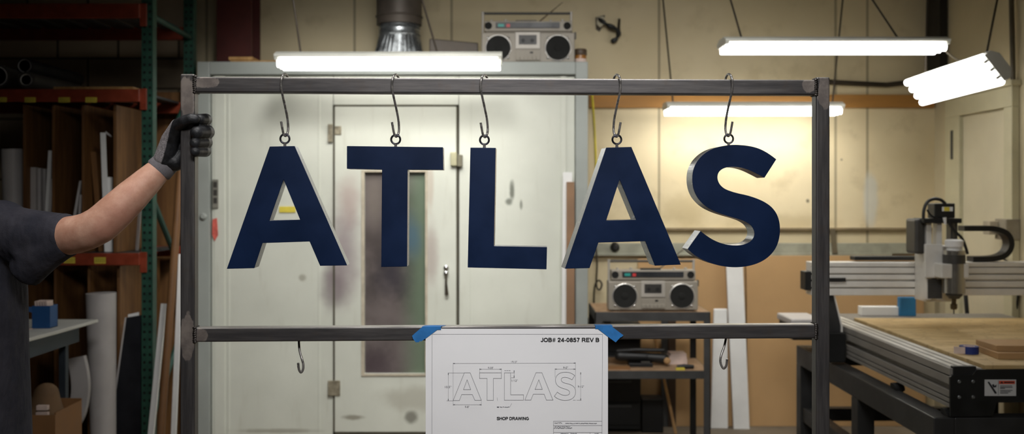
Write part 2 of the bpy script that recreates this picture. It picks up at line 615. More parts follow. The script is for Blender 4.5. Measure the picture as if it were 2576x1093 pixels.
m_tape = mat('blue_masking_tape', (28, 104, 168), 0.6, var=0.12, scale=40)
m_tube2 = emit('lit_strong_tube', (1.0, 0.98, 0.94), TUBE_POWER * 1.7)  # stronger emission, raised to brighten the wall under the lowest light
m_lampwhite = mat('white_enamel', (206, 206, 196), 0.4, var=0.05)
m_tube = emit('lit_tube', (1.0, 0.98, 0.94), TUBE_POWER)
m_wire = mat('dark_wire', (62, 54, 44), 0.5, 0.5)
m_galv = mat('galvanised_steel', (150, 154, 156), 0.3, 0.85, 0.2, 20)
m_ductdark = mat('grey_painted_duct', (84, 76, 68), 0.55, 0.3, 0.15, 10)
m_orange = mat('orange_rack_paint', (132, 54, 31), 0.45, var=0.15, scale=20)
m_green = hole_mat(); m_greenp = mat('dark_green_paint', (30, 66, 56), 0.5)
m_ply = ply_mat('plywood_partition', (98, 64, 31), (126, 88, 47))
m_mdf = mat('brown_fibreboard', (184, 148, 102), 0.7, var=0.05, scale=3)
m_mdfedge = mat('cut_fibreboard', (176, 140, 96), 0.7, var=0.05)
m_spoil = spoil_mat()
m_white = mat('white_foam_board', (234, 234, 232), 0.55, var=0.03)
m_whitedull = mat('white_vinyl_roll', (184, 180, 178), 0.5, var=0.05)
m_yellow = mat('yellow_sticker', (214, 196, 70), 0.6)
m_card = mat('cardboard', (132, 94, 56), 0.75, var=0.08)
m_red = mat('dark_red_steel', (84, 34, 28), 0.55)
m_blackcol = mat('black_steel_column', (28, 24, 20), 0.6)
m_wood = ply_mat('raw_wood', (160, 118, 66), (190, 150, 94))
m_cartwood = ply_mat('worn_shelf_wood', (140, 112, 84), (168, 138, 108))
m_woodband = mat('ochre_wood_band', (168, 118, 52), 0.6, var=0.1, scale=3, stretch=(1, 1, 6))
m_alu = mat('anodised_aluminium', (222, 219, 212), 0.4, 0.15, 0.06, 10)
m_blk = mat('black_powder_coat', (18, 19, 19), 0.45)
m_blkpl = mat('black_plastic', (22, 22, 22), 0.5)
m_greypl = mat('dark_grey_plastic', (64, 62, 58), 0.5)
m_labelgrey = mat('label_white', (186, 186, 184), 0.5, var=.02)
m_rail = mat('dull_aluminium', (142, 138, 132), 0.4, 0.25, 0.06)
m_spindle = mat('polished_spindle', (200, 196, 186), 0.22, 0.85, 0.04)
m_cncbase = mat('dark_painted_steel', (46, 46, 46), 0.45, 0.2, 0.12)
m_frame = mat('grey_painted_steel', (74, 74, 74), 0.45, 0.3, 0.12)
m_silverpl = mat('silver_plastic', (150, 143, 131), 0.5, 0.1, 0.05)
m_silverhi = mat('bright_silver_trim', (178, 172, 163), 0.42, 0.15, 0.05)
m_speakerring = mat('bright_speaker_ring', (206, 202, 196), 0.28, 0.6, 0.03)
m_cloth = mat('black_speaker_cloth', (20, 20, 18), 0.85)
m_chrome = mat('chrome', (220, 220, 220), 0.12, 1.0, 0.03)
m_display = mat('dark_dial_glass', (40, 42, 46), 0.4)
m_teal = mat('teal_dial_mark', (44, 150, 140), 0.4)
m_redmark = mat('red_dial_mark', (196, 56, 56), 0.4)
m_tinted = mat('smoked_window', (50, 48, 46), 0.4)
m_shirt = shirt_mat(); m_skin = skin_mat(); m_glove = glove_mat(); m_cuff = cuff_mat()
m_jean = mat('dark_denim', (30, 34, 46), 0.85); m_hair = mat('brown_hair', (52, 36, 26), 0.6, var=0.4, scale=80)
m_shoe = mat('brown_boot', (70, 48, 32), 0.6); m_eye = mat('eye_white', (220, 216, 210), 0.3)
m_bluebox = mat('blue_carton', (22, 74, 128), 0.55, var=0.08)
m_bluepad = mat('blue_pad', (40, 112, 158), 0.6)
m_benchtop = mat('white_bench_cover', (196, 196, 190), 0.6, var=0.05)
m_benchsteel = mat('blue_grey_steel', (52, 60, 68), 0.5, 0.3)
m_navypanel = mat('near_black_panel', (14, 16, 24), 0.5)
m_cardtube = mat('brown_card_tube', (120, 84, 50), 0.6, var=0.1)
m_pink = mat('pinkish_paper', (206, 186, 176), 0.7)
m_yelcord = mat('yellow_cord', (206, 190, 52), 0.5)
m_conduit = mat('beige_conduit', (92, 84, 68), 0.5, 0.2)
m_warnred = mat('warning_orange_red', (196, 74, 44), 0.5)
m_knit = mat('grey_tag', (128, 126, 116), 0.6)

# ------------------------------------------------------------------ room shell
XL, XR, YF = -4.7, 2.79, -3.2
ZC = 3.4
struct(MB().box((XL, YF, -0.1), (XR + 0.15, WALL_Y + 0.15, 0)).build('floor', m_floor))
struct(MB().box((XL, YF, ZC), (XR + 0.15, WALL_Y + 0.15, ZC + 0.1)).build('ceiling', m_ceil))
struct(MB().box((XL, WALL_Y, 0), (XR + 0.15, WALL_Y + 0.15, ZC)).build('wall_back', m_wall))
struct(MB().box((XR, YF, 0), (XR + 0.15, WALL_Y, ZC)).build('wall_right', m_sidewall))
struct(MB().box((XL - 0.15, YF, 0), (XL, WALL_Y, ZC)).build('wall_left', m_ceil))
struct(MB().box((XL, YF - 0.15, 0), (XR, YF, ZC)).build('wall_front', m_ceil))
# steel columns, wooden band and rails on the back wall
b = MB()
x0, x1 = P(556, 0, 6.15).x, P(642, 0, 6.15).x
b.box((x0, 6.06, 0), (x1, 6.08, ZC)); b.box((x0, 6.26, 0), (x1, 6.28, ZC)); b.box(((x0 + x1) / 2 - .01, 6.08, 0), ((x0 + x1) / 2 + .01, 6.26, ZC))
struct(b.build('trim_1', m_red))['label'] = 'dark red steel column rising behind the left end of the spray booth'
b = MB()
x0, x1 = P(2347, 0, 6.2).x, P(2414, 0, 6.2).x
x1 = min(x1, XR - 0.005)
b.box((x0, 6.12, 0.0), (x1, 6.29, ZC))
zt = P(0, 228, 6.2).z
struct(MB().box((x0, 6.1, zt), (x1, 6.29, ZC)).build('trim_2', m_blackcol))['label'] = 'black steel column in the right corner'
b.bm.free()
struct(MB().box(P(1482, 238, 6.27), P(2346, 272, 6.299)).build('trim_3', m_woodband, bevel=.003))['label'] = 'ochre wooden band along the back wall'
struct(MB().box(P(1482, 574, 6.26), P(2352, 580, 6.299)).build('trim_4', mat('brown_rail', (128, 112, 84), .5), bevel=.003))['label'] = 'thin brown rail along the back wall'
b = MB().box(P(1482, 613, 6.25), P(2350, 638, 6.299)); b.box(P(1482, 638, 6.24), P(2236, 643, 6.299))
struct(b.build('trim_5', mat('grey_green_raceway', (150, 150, 134), .5), bevel=.002))['label'] = 'grey raceway along the back wall'
struct(MB().hexa([P(2094, 641, 6.24), P(2108, 641, 6.24), P(2108, 641, 6.29), P(2094, 641, 6.29), P(2088, 576, 6.24), P(2101, 576, 6.24), P(2101, 576, 6.29), P(2088, 576, 6.29)])
       .build('trim_6', mat('brown_bracket', (100, 90, 70), .5)))['label'] = 'short bracket between rail and raceway'
struct(MB().tube([P(2080, 206, 6.27), P(2150, 210, 6.27), P(2230, 214, 6.27), P(2300, 206, 6.27), P(2346, 200, 6.27)], .016, 10).build('trim_7', m_wire, smooth=True))['label'] = 'dark cable run along the back wall above the wooden band'

# door in the right wall
dr = bpy.data.objects.new('door_1', None); COL.objects.link(dr); dr.location = (XR, 5.6, 0); dr['kind'] = 'structure'
dr['label'] = 'pale door with a moulded frame in the right wall'
m_doorp = mat('pale_door_paint', (206, 198, 172), .5, var=.06, scale=3)
MB().box((XR - .02, 5.33, 0), (XR - .002, 5.86, 1.98)).build('door_leaf', m_doorp, dr)
b = MB()
for y0, y1 in ((5.86, 6.05), (5.24, 5.33)):
    b.box((XR - .045, y0, 0), (XR - .002, y1, 1.985))
b.box((XR - .045, 5.24, 1.985), (XR - .002, 6.05, 2.1)); b.box((XR - .06, 5.22, 2.1), (XR - .002, 6.07, 2.13))
b.build('door_frame', mat('door_casing_paint', (196, 190, 160), .5, var=.05), dr, bevel=.004)
MB().box((XR - .05, 5.94, 1.72), (XR - .044, 5.965, 1.9)).build('hinge', m_frame, dr)

# ------------------------------------------------------------------ spray booth
xl, xr = P(500, 0, YB).x, P(1478, 0, YB).x
ztop = P(0, 157, YB).z
booth = thing('spray_booth', ((xl + xr) / 2, YB + .3, 0), 'large off-white spray booth cabinet with a single stained door, standing against the back wall', 'spray booth')
YBK = 6.05
b = MB()                                    # carcass: sides, back, roof, floor
b.box((xl, YB + .03, 0), (xl + .03, YBK, ztop)); b.box((xr - .03, YB + .03, 0), (xr, YBK, ztop))
b.box((xl, YBK - .03, 0), (xr, YBK, ztop)); b.box((xl, YB + .03, ztop - .03), (xr, YBK, ztop)); b.box((xl, YB + .03, 0), (xr, YBK, .04))
b.build('carcass', m_boothgrey, booth)
def bbox(px0, py0, px1, py1, off0, off1):
    a = P(px0, py0, YB); c = P(px1, py1, YB)
    return (a.x, YB + off0, max(a.z, 0)), (c.x, YB + off1, max(c.z, 0))
b = MB()
b.box(*bbox(500, 157, 531, 1200, -.03, .04)); b.box(*bbox(1447, 157, 1478, 1200, -.03, .04)); b.box(*bbox(531, 157, 1447, 189, -.03, .04))
b.build('frame', m_boothgrey, booth, bevel=.004)
for nm, r in (('panel', (533, 191, 838, 1200)), ('panel', (1155, 191, 1446, 1200)), ('panel', (839, 191, 1154, 264))):
    MB().box(*bbox(*r, 0, .03)).build(nm, m_booth, booth, bevel=.003)
b = MB()
b.box(*bbox(540, 191, 566, 1200, -.008, .0)); b.box(*bbox(572, 191, 578, 1200, -.004, .0)); b.box(*bbox(800, 191, 806, 1200, -.003, 0)); b.box(*bbox(1183, 191, 1187, 1200, -.003, 0)); b.box(*bbox(1410, 191, 1424, 1200, -.008, 0))
b.build('seam_strip', m_booth, booth, bevel=.002)
b = MB(); b.box(*bbox(838, 264, 842.5, 1200, -.006, .03)); b.box(*bbox(1148.5, 264, 1153, 1200, -.006, .03)); b.box(*bbox(838, 264, 1153, 268.5, -.006, .03)); b.box(*bbox(838, 1087, 1153, 1093, -.006, .03))
b.build('gasket', m_gap, booth)
MB().box(*bbox(842, 1095, 1149, 1200, 0, .03)).build('sill', m_booth, booth)
# door leaf with a window opening
a = P(843, 269, YB); c = P(1148, 1087, YB); wa = P(918, 434, YB); wc = P(1070, 940, YB)
def rect(p, q, y): return [V((p.x, y, p.z)), V((q.x, y, p.z)), V((q.x, y, q.z)), V((p.x, y, q.z))]
door = MB().prism(rect(a, c, YB - .012), (0, .04, 0), [list(reversed(rect(wa, wc, YB - .012)))]).build('door', m_booth, booth, bevel=.003)
MB().prism(rect(wa, wc, YB + .012), (0, .006, 0)).build('window_pane', m_pane, door)
fo, fi = P(910, 428, YB), P(1076, 946, YB)
MB().prism(rect(fo, fi, YB - .02), (0, .01, 0), [list(reversed(rect(wa, wc, YB - .02)))]).build('window_frame', mat('worn_trim', (188, 178, 158), .5, var=.15, scale=12), door, bevel=.002)
m_hinge = mat('worn_hinge', (150, 142, 122), .45, .4, .3, 30)
for (hx0, hy0, hx1, hy1) in ((826, 313, 838, 358), (826, 957, 857, 995)):
    h = MB().box(*bbox(hx0, hy0, hx1, hy1, -.02, -.0125)).build('hinge', m_hinge, door, bevel=.002)
b = MB().box(*bbox(843, 318, 860, 340, -.018, -.0125)); b.build('hinge_leaf', m_hinge, door, bevel=.002)
lt = MB().box(*bbox(1134, 384, 1150, 418, -.045, -.0125)).build('latch', mat('latch_cream', (176, 172, 140), .5), door, bevel=.004)
b = MB().box(*bbox(1151, 390, 1164, 420, -.035, -.001))
b.build('latch_keeper', mat('latch_dark', (110, 106, 88), .5), booth, bevel=.003)
# handle
for yy in (674, 688):
    MB().lathe(P(1122.5, yy, YB - .012), (0, -1, 0), [(.014, 0), (.016, .012), (.013, .024), (.004, .028)], 20).build('handle_knob', m_chrome, door, smooth=True)
MB().tube([P(1122, 690, YB - .035), P(1122, 715, YB - .04), P(1124, 742, YB - .035)], [.006, .007, .012], 10).build('lever', mat('dull_lever', (96, 88, 78), .35, .7), door, smooth=True)
# small fittings on the left panel
b = MB().box(*bbox(537, 452, 551, 524, -.02, -.0085)); g1 = b.build('thermometer', m_knit, booth, bevel=.002)
b = MB()
for yy in (458, 478, 498): b.box(*bbox(539.5, yy, 548.5, yy + 14, -.022, -.02))
b.build('thermometer_face', m_greypl, booth)
b = MB().prism([P(535, 552, YB - .009), P(546, 549, YB - .009), P(549, 592, YB - .009), P(540, 608, YB - .009), P(534, 590, YB - .009)], (0, -.003, 0))
tag(b.build('warning_sticker', mat('faded_red_sticker', (206, 96, 84), .6, var=.25, scale=40)), 'faded red sticker on the left edge panel of the spray booth', 'sticker')
tag(MB().box(*bbox(703, 520, 744, 535, -.006, -.0005)).build('caution_sticker', m_yellow), 'yellow strip sticker seen through the hole of the first letter A', 'sticker')
b = MB().lathe(P(512, 545, YB - .031), (0, -1, 0), [(.02, 0), (.02, .01), (.012, .018)], 20)
b.build('door_stop', m_boothgrey, booth, smooth=True)

# plank and white strip leaning on the right end of the booth
tag(MB().hexa([P(1424, 1128, 5.5), P(1446, 1128, 5.5), P(1446, 1128, 5.53), P(1424, 1128, 5.53), P(1425, 458, 5.53), P(1445, 458, 5.53), P(1445, 458, 5.56), P(1425, 458, 5.56)])
    .build('wooden_plank', mat('brown_plank', (140, 108, 80), .6, var=.1), bevel=.002), 'narrow brown plank leaning upright against the right end of the spray booth', 'plank')
tag(MB().hexa([P(1410, 1128, 5.535), P(1440, 1128, 5.535), P(1440, 1128, 5.55), P(1410, 1128, 5.55), P(1416, 434, 5.562), P(1440, 434, 5.562), P(1440, 434, 5.57), P(1416, 434, 5.57)])
    .build('white_board', m_white, bevel=.002), 'narrow white strip standing behind the brown plank at the booth corner', 'board')

# ------------------------------------------------------------------ things on top of the booth
for i, (pa, pb, w_, z0, lab) in enumerate(((584, 722, .16, 0, 'pale plank end lying on top of the spray booth, lower of two'), (580, 640, .14, .022, 'short pale offcut lying on the plank on top of the spray booth'))):
    A = P(pa, 155, 5.7).x; B = P(pb, 155, 5.7).x
    tag(MB().box((A, 5.66, ztop + z0), (B, 5.66 + w_, ztop + z0 + .02)).build('plank_offcut', m_wood, bevel=.002), lab, 'plank', 'plank offcuts on the spray booth')

duct = thing('exhaust_duct', P(1006, 157, 5.87), 'round grey exhaust duct with a shiny collar rising from the spray booth roof', 'duct')
dc = P(1006, 0, 5.87)
z58, z90 = P(0, 58, 5.87).z, P(0, 92, 5.87).z
MB().cyl((dc.x, 5.84, z58 - .02), (dc.x, 5.84, ZC), .138, n=40).build('pipe', m_ductdark, duct, smooth=True)
for k in range(3):
    MB().ring((dc.x, 5.84, z58 + .03 + k * .19), (0, 0, 1), .139, .006, 40, 8).build('pipe_seam', m_ductdark, duct, smooth=True)
MB().lathe((dc.x, 5.84, z90 - .01), (0, 0, 1), [(.128, 0), (.131, .01), (.126, .02), (.126, .045), (.131, .05), (.126, .056), (.126, .1)], 40).build('collar', m_galv, duct, smooth=True)
b = MB()                                   # square-to-round transition
n = 40; sq = []; rd = []
for k in range(n):
    a = 2 * PI * k / n + PI / n
    ca, sa = math.cos(a), math.sin(a); m = max(abs(ca), abs(sa))
    sq.append(b.bm.verts.new((dc.x + .16 * ca / m, 5.84 + .16 * sa / m, ztop + .001)))
    rd.append(b.bm.verts.new((dc.x + .126 * ca, 5.84 + .126 * sa, z90)))
for k in range(n):
    b.bm.faces.new([sq[k], sq[(k + 1) % n], rd[(k + 1) % n], rd[k]])
b.bm.faces.new(rd); b.bm.faces.new(list(reversed(sq)))
b.build('transition', m_galv, duct)
tag(MB().hexa([P(1080, 157, 5.78), P(1203, 157, 5.78), P(1203, 157, 5.95), P(1080, 157, 5.95), P(1080, 97, 5.78), P(1203, 108, 5.78), P(1203, 108, 5.95), P(1080, 97, 5.95)])
    .build('filter_box', m_ductdark, bevel=.006), 'low dark sloping box between the exhaust duct and the upper boombox', 'box')
j = thing('jar', P(1460, 157, 5.7), 'small brown lidded jar with a pale label beside the upper boombox', 'jar')
jb = P(1460, 157, 5.72); jb.z = ztop
MB().lathe(jb, (0, 0, 1), [(.034, 0), (.036, .006), (.036, .05), (.034, .058)], 24).build('jar_body', mat('amber', (150, 100, 44), .3), j, smooth=True)
MB().lathe(jb, (0, 0, 1), [(.0365, .01), (.0368, .012), (.0368, .034), (.0365, .036)], 24).build('jar_label', m_pink, j, smooth=True)
MB().lathe(jb, (0, 0, 1), [(.038, .058), (.039, .062), (.039, .088), (.034, .095)], 24).build('lid', mat('brown_lid', (74, 58, 42), .5), j, smooth=True)


# ------------------------------------------------------------------ boombox
def make_boombox(base, W, label):
    """front face at base.y, base = bottom centre of the front; H = 0.555*W without the handle"""
    root = thing('boombox', base, label, 'boombox', 'silver boomboxes')
    u = W / 237.0                           # one photograph pixel of the upper boombox
    bx, by, bz = base
    D = .12
    def q(px, py, y=0.0):                   # pixel of the upper boombox (1210..1447, 157 at the bottom)
        return V((bx + (px - 1328.5) * u, by + y, bz + (157 - py) * u))
    def bxq(x0, y0, x1, y1, a, c): return q(x0, y0, a), q(x1, y1, c)
    MB().box(*bxq(1211, 154, 1446, 78, 0, D)).build('body', m_silverpl, root, bevel=.006)
    b = MB().box(*bxq(1219, 75, 1440, 49, .004, D - .01)); b.box(*bxq(1222, 78.2, 1437, 74.5, .012, D - .02))
    b.build('tuner_panel', m_silverpl, root, bevel=.004)
    b = MB()
    for x in (1230, 1425): b.box(*bxq(x - 9, 157, x + 9, 153.5, .02, D - .02))
    b.build('foot', m_blkpl, root)
    d = MB().box(*bxq(1247, 67, 1408, 53, -.002, .004)).build('tuner_display', m_display, root, bevel=.001)
    MB().box(*bxq(1253, 64, 1268, 57, -.003, -.002)).build('dial_mark', m_teal, d, label='teal dial light')
    MB().box(*bxq(1274, 65, 1283, 57, -.003, -.002)).build('dial_mark', m_redmark, d, label='red dial light')
    b = MB()
    for k in range(14): b.box(*bxq(1292 + k * 8, 66, 1292.8 + k * 8, 61 if k % 3 else 56, -.0026, -.002))
    b.build('dial_scale', m_greypl, d)
    for x in (1228.5, 1427):
        MB().lathe(q(x, 61, .004), (0, -1, 0), [(9.2 * u, 0), (9.2 * u, .003), (7.5 * u, .004), (7.0 * u, .002)], 28).build('tweeter', m_cloth, root, smooth=True)
    for x in (1253.5, 1403.5):
        s = MB().lathe(q(x, 117, 0), (0, -1, 0), [(34 * u, 0), (34 * u, .004), (32.4 * u, .007), (31.4 * u, .007), (31 * u, .004)], 48).build('speaker', m_speakerring, root, smooth=True)
        MB().lathe(q(x, 117, 0), (0, -1, 0), [(31 * u, .001), (31 * u, .0062), (20 * u, .005), (9 * u, .0046), (8 * u, .0075), (4 * u, .009), (.5 * u, .0095)], 48).build('speaker_cone', m_cloth, s, smooth=True)
        for k in range(4):
            a = PI / 4 + k * PI / 2
            MB().ball(q(x + 36.2 * math.cos(a), 117 - 36.2 * math.sin(a), -.001), 3.2 * u, 12).build('screw', m_chrome, s, smooth=True)
    c = MB().box(*bxq(1296, 120, 1359, 77, -.006, 0)).build('cassette_door', m_silverhi, root, bevel=.003)
    w = MB().box(*bxq(1305, 109, 1350, 85, -.0075, -.005)).build('cassette_window', m_tinted, c, bevel=.001)
    for x in (1316, 1339):
        MB().lathe(q(x, 99, -.0075), (0, -1, 0), [(5 * u, 0), (5 * u, .001), (2 * u, .0012)], 16).build('reel', m_blkpl, c, smooth=True)
    MB().box(*bxq(1297, 150, 1360, 124, -.003, 0)).build('key_panel', m_silverpl, root, bevel=.002)
    for k in range(6):
        MB().box(*bxq(1298.5 + k * 10.2, 148.5, 1307 + k * 10.2, 139, -.011, -.003)).build('key', m_silverpl, root, bevel=.001)
    MB().box(*bxq(1333, 131, 1341, 127, -.005, -.003)).build('counter', m_blkpl, root)
    # top controls
    for x, r_ in ((1236, 3), (1272, 4), (1386, 3), (1416, 4)):
        MB().cyl(q(x, 49, .04), q(x, 43, .04), r_ * u, n=16).build('control_knob', m_silverhi, root, smooth=True)
    MB().box(*bxq(1297, 49, 1350, 45, .03, .07)).build('button_row', m_blkpl, root, bevel=.001)
    # carrying handle on two swing arms
    h = MB().cyl(q(1213, 26.5, .05), q(1440, 26.5, .05), 3.2 * u, n=16).build('handle', m_greypl, root, smooth=True)
    for x in (1214, 1438):
        MB().tube([q(x, 78, .05), q(x, 40, .05), q(x, 22, .05)], [3.2 * u, 3.2 * u, 4 * u], 10).build('handle_arm', m_silverhi, h, smooth=True)
    MB().tube([q(1350, 50, .1), q(1418, -6, .1)], [2.0 * u, 1.3 * u], 8).build('antenna', m_chrome, root, smooth=True)
    MB().box(*bxq(1446, 92, 1450, 76, .02, .06)).build('side_latch', m_greypl, root, bevel=.001)
    return root


bb = V((P(1328.5, 157, 5.66).x, 5.66, ztop))
boom1 = make_boombox(bb, .559, 'silver boombox with round black speakers standing on top of the spray booth')

# ------------------------------------------------------------------ fluorescent fixtures
def fixture(c, ax, ay, L, W, H, nt, r, gap, drop, label, wires, name='fluorescent_light', tm=None):
    """c = centre of the housing's underside; ax long axis, ay across, tubes hang below"""
    ax = V(ax).normalized(); ay = V(ay); ay = (ay - ax * ay.dot(ax)).normalized(); az = ax.cross(ay).normalized()
    if az.z < 0: az = -az
    root = thing(name, c, label, 'light', 'fluorescent ceiling lights')
    c = V(c)
    prof = [(-W / 2, 0), (W / 2, 0), (W / 2, H * .45), (W * .28, H), (-W * .28, H), (-W / 2, H * .45)]
    MB().prism([c - ax * L / 2 + ay * a + az * h for a, h in prof], ax * L).build('housing', m_lampwhite, root, bevel=.003)
    for s in (-1, 1):
        b = MB()
        b.obox(c + ax * s * (L / 2 - .012) - az * drop * .2, ax, ay, az, .02, W * .96, drop * .6)
        for k in range(nt - 1):
            b.obox(c + ax * s * (L / 2 - .02) + ay * gap * (k - (nt - 2) / 2) - az * drop * .6, ax, ay, az, .02, gap * .34, drop * 1.4)
        b.build('end_cap', m_lampwhite, root, bevel=.003)
    for k in range(nt):
        o = ay * gap * (k - (nt - 1) / 2) - az * drop
        MB().cyl(c + o - ax * (L / 2 - .012), c + o + ax * (L / 2 - .012), r, n=16).build('fluorescent_tube', tm or m_tube, root, smooth=True)
    for (p0, p1) in wires:
        MB().tube([p0, p1], .0055, 8).build('hanging_wire', m_wire, root, smooth=True)
    return root


def up_wire(pa, pb, Y):                     # a wire through two pixels at depth Y, carried on to the ceiling
    a, b_ = P(*pa, Y), P(*pb, Y)
    t = (ZC - .001 - a.z) / (b_.z - a.z)
    return (a, a + (b_ - a) * t)


Y1 = 5.15
fixture(P(982, 150, Y1), (1, 0, 0), (0, 1, 0), (1264 - 701) / FPX * Y1, .22, .034, 3, .021, .066, .03,
        'fluorescent shop light hanging in front of the spray booth, above the word', [up_wire((757, 136), (742, 30), Y1), up_wire((1100, 132), (1062, 0), Y1)])
fixture(P(2092, 112, 5.2), (1, 0.0, 0), (0, 1, 0), (2370 - 1814) / FPX * 5.2, .22, .032, 3, .02, .066, .026,
        'fluorescent shop light hanging highest, near the top right corner', [up_wire((1866, 98), (1838, 0), 5.2), up_wire((2260, 98), (2195, 0), 5.2)])
Y3 = 6.02
fixture(P(1892, 272, Y3), (1, 0, 0), (0, 1, 0), (2113 - 1672) / FPX * Y3, .2, .034, 3, .02, .06, .024,
        'lowest fluorescent shop light, hanging close to the back wall over the fibreboard sheets', [up_wire((1693, 258), (1668, 0), Y3), up_wire((2094, 258), (2120, 0), Y3)], tm=m_tube2)
A4, D4, B4 = P(2290, 205, 5.5), P(2486, 140, 4.5), P(2348, 244, 5.36)
ax4 = (D4 - A4).normalized(); wv = (B4 - A4); wv = wv - ax4 * wv.dot(ax4)
c4 = (A4 + D4) / 2 + wv / 2
fixture(c4, ax4, wv, (D4 - A4).length, wv.length + .03, .05, 4, .019, .047, .022, 'tilted four-tube fluorescent light hanging in front of the pale door',
        [(c4 + ax4 * .38 + V((0, 0, .05)), V((2.6, 4.75, ZC))), (c4 - ax4 * .38 + V((0, 0, .05)), V((2.35, 5.35, ZC)))])
tag(MB().tube(catmull([P(2368, 116, 5.2), P(2390, 138, 5.18), P(2412, 152, 5.15), P(2436, 154, 5.1)], sub=5), .006, 8).build('power_cord', m_conduit, smooth=True), 'pale cord hanging between the highest light and the tilted light', 'cord')

# ------------------------------------------------------------------ wall odds and ends
b = MB()
tag(MB().tube(catmull([P(1489, 232, 6.26), P(1496, 330, 6.25), P(1500, 470, 6.25), P(1497, 600, 6.25)], sub=6), .007, 8).build('extension_cord', m_yelcord, smooth=True), 'yellow cord hanging down the back wall just right of the spray booth', 'cord')
br = thing('pipe_bracket', P(1525, 70, 6.29), 'broken dark bracket with torn cover high on the wall right of the upper boombox', 'bracket')
b = MB().tube(catmull([P(1504, 46, 6.28), P(1518, 56, 6.26), P(1530, 64, 6.25), P(1548, 72, 6.25), P(1556, 84, 6.26), P(1550, 98, 6.27), P(1538, 106, 6.28)], sub=4), [.008 + .009 * abs(math.sin(k * .5)) for k in range(25)], 8)
b.build('bent_arm', m_blkpl, br, smooth=True)
b = MB().tube([P(1558, 48, 6.29), P(1556, 70, 6.27), P(1558, 90, 6.27)], [.008, .01, .012], 8); b.build('stub', m_wire, br, smooth=True)
b = MB().prism([P(1502, 44, 6.285), P(1518, 42, 6.27), P(1522, 58, 6.26), P(1510, 70, 6.27), P(1501, 62, 6.28)], (0, -.012, 0)); b.build('torn_cover', m_doorp, br)
b = MB().prism([P(1498, 44, 6.299), P(1522, 38, 6.299), P(1514, 70, 6.299), P(1508, 80, 6.299), P(1499, 74, 6.299)], (0, -.006, 0)); b.build('back_plate', m_wire, br)

eb = thing('junction_box', P(2548, 600, 5.25), 'grey electrical box on the right wall at the edge of the picture', 'electrical box')
yb = lambda px: XR * FPX / (px - CX)
b = MB(); b.box((XR - .08, yb(2568), 1.5 - (604 - HY) / FPX * 5.25), (XR - .001, yb(2538), 1.5 - (552 - HY) / FPX * 5.25)); b.build('box_body', mat('grey_box', (140, 132, 116), .5), eb, bevel=.004)
b = MB(); b.box((XR - .13, yb(2548), 1.5 - (592 - HY) / FPX * 5.25), (XR - .08, yb(2530), 1.5 - (558 - HY) / FPX * 5.25)); b.build('switch', mat('pale_switch', (170, 160, 140), .5), eb, bevel=.004)
b = MB().tube([V((XR - .03, yb(2561), 1.5 - (552 - HY) / FPX * 5.25)), V((XR - .03, yb(2562), 1.5 - (180 - HY) / FPX * 5.25)), V((XR - .03, yb(2550), ZC))], .014, 10)
b.build('conduit', m_conduit, eb, smooth=True)
b = MB().tube(catmull([V((XR - .05, yb(2545), 1.2)), V((XR - .08, yb(2552), 1.16)), V((XR - .07, yb(2566), 1.13)), V((XR - .06, yb(2572), 1.08)), V((XR - .04, yb(2562), 1.02))], sub=5), .007, 8)
b.build('dangling_wire', m_wire, eb, smooth=True)

# fibreboard sheets and white boards leaning on the back wall
def lean(name, m, px0, px1, pyt, Yb_, Yt, th, label, cat, group=None, pyt1=None, pxb=None, bevel=.002):
    zt = P(0, pyt, Yt).z
    xa, xb = P(px0, 0, Yt).x, P(px1, 0, Yt).x
    ba, bb_ = (xa, xb) if pxb is None else (P(pxb[0], 0, Yb_).x, P(pxb[1], 0, Yb_).x)
    o = MB().hexa([V((ba, Yb_, 0)), V((bb_, Yb_, 0)), V((bb_, Yb_ + th, 0)), V((ba, Yb_ + th, 0)),
                   V((xa, Yt, zt)), V((xb, Yt, zt)), V((xb, Yt + th, zt)), V((xa, Yt + th, zt))]).build(name, m, bevel=bevel)
    return tag(o, label, cat, group)
lean('fibreboard_sheet', m_mdf, 1604, 1874, 652, 6.17, 6.215, .018, 'tall brown fibreboard sheet leaning on the back wall behind the lower boombox', 'board', 'brown sheets on the back wall')
lean('fibreboard_sheet', m_mdf, 1877, 2322, 644, 6.17, 6.215, .018, 'wide brown fibreboard sheet leaning on the back wall behind the right frame post', 'board', 'brown sheets on the back wall')
lean('white_board', m_white, 1796, 1830, 778, 6.1, 6.14, .022, 'shorter white board with a rounded corner leaning beside the steel cart', 'board', 'white boards on the back wall', pxb=(1788, 1832), bevel=.006)
lean('white_board', m_white, 1826, 1868, 640, 6.09, 6.14, .024, 'taller white board leaning on the fibreboard directly under the letter S', 'board', 'white boards on the back wall', pxb=(1846, 1886))

# ------------------------------------------------------------------ steel frame with the letters
uR = (FP(2088, 300) - FO).dot(FE)
frame = thing('display_stand', FO + FE * uR / 2 + FN * .018, 'welded square tube steel frame standing in the foreground, holding the hanging letters', 'frame')
W_ = .036
def fbox(b, u0, u1, n0, n1, z0, z1):
    c = FO + FE * (u0 + u1) / 2 + FN * (n0 + n1) / 2 + FZ * (z0 + z1) / 2
    return b.obox(c, FE, FN, FZ, u1 - u0, n1 - n0, z1 - z0)
ZT0, ZT1 = CAMH + .2575, CAMH + .297
ZL0, ZL1 = CAMH - .372, CAMH - .336
for u0 in (0, uR - W_):
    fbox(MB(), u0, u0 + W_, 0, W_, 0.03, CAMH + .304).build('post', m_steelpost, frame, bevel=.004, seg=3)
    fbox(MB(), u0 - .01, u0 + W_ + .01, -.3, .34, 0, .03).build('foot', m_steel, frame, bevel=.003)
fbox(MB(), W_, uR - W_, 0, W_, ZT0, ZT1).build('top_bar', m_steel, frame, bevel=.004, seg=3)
fbox(MB(), W_, uR - W_, 0, W_, ZL0, ZL1).build('lower_bar', m_steel, frame, bevel=.004, seg=3)
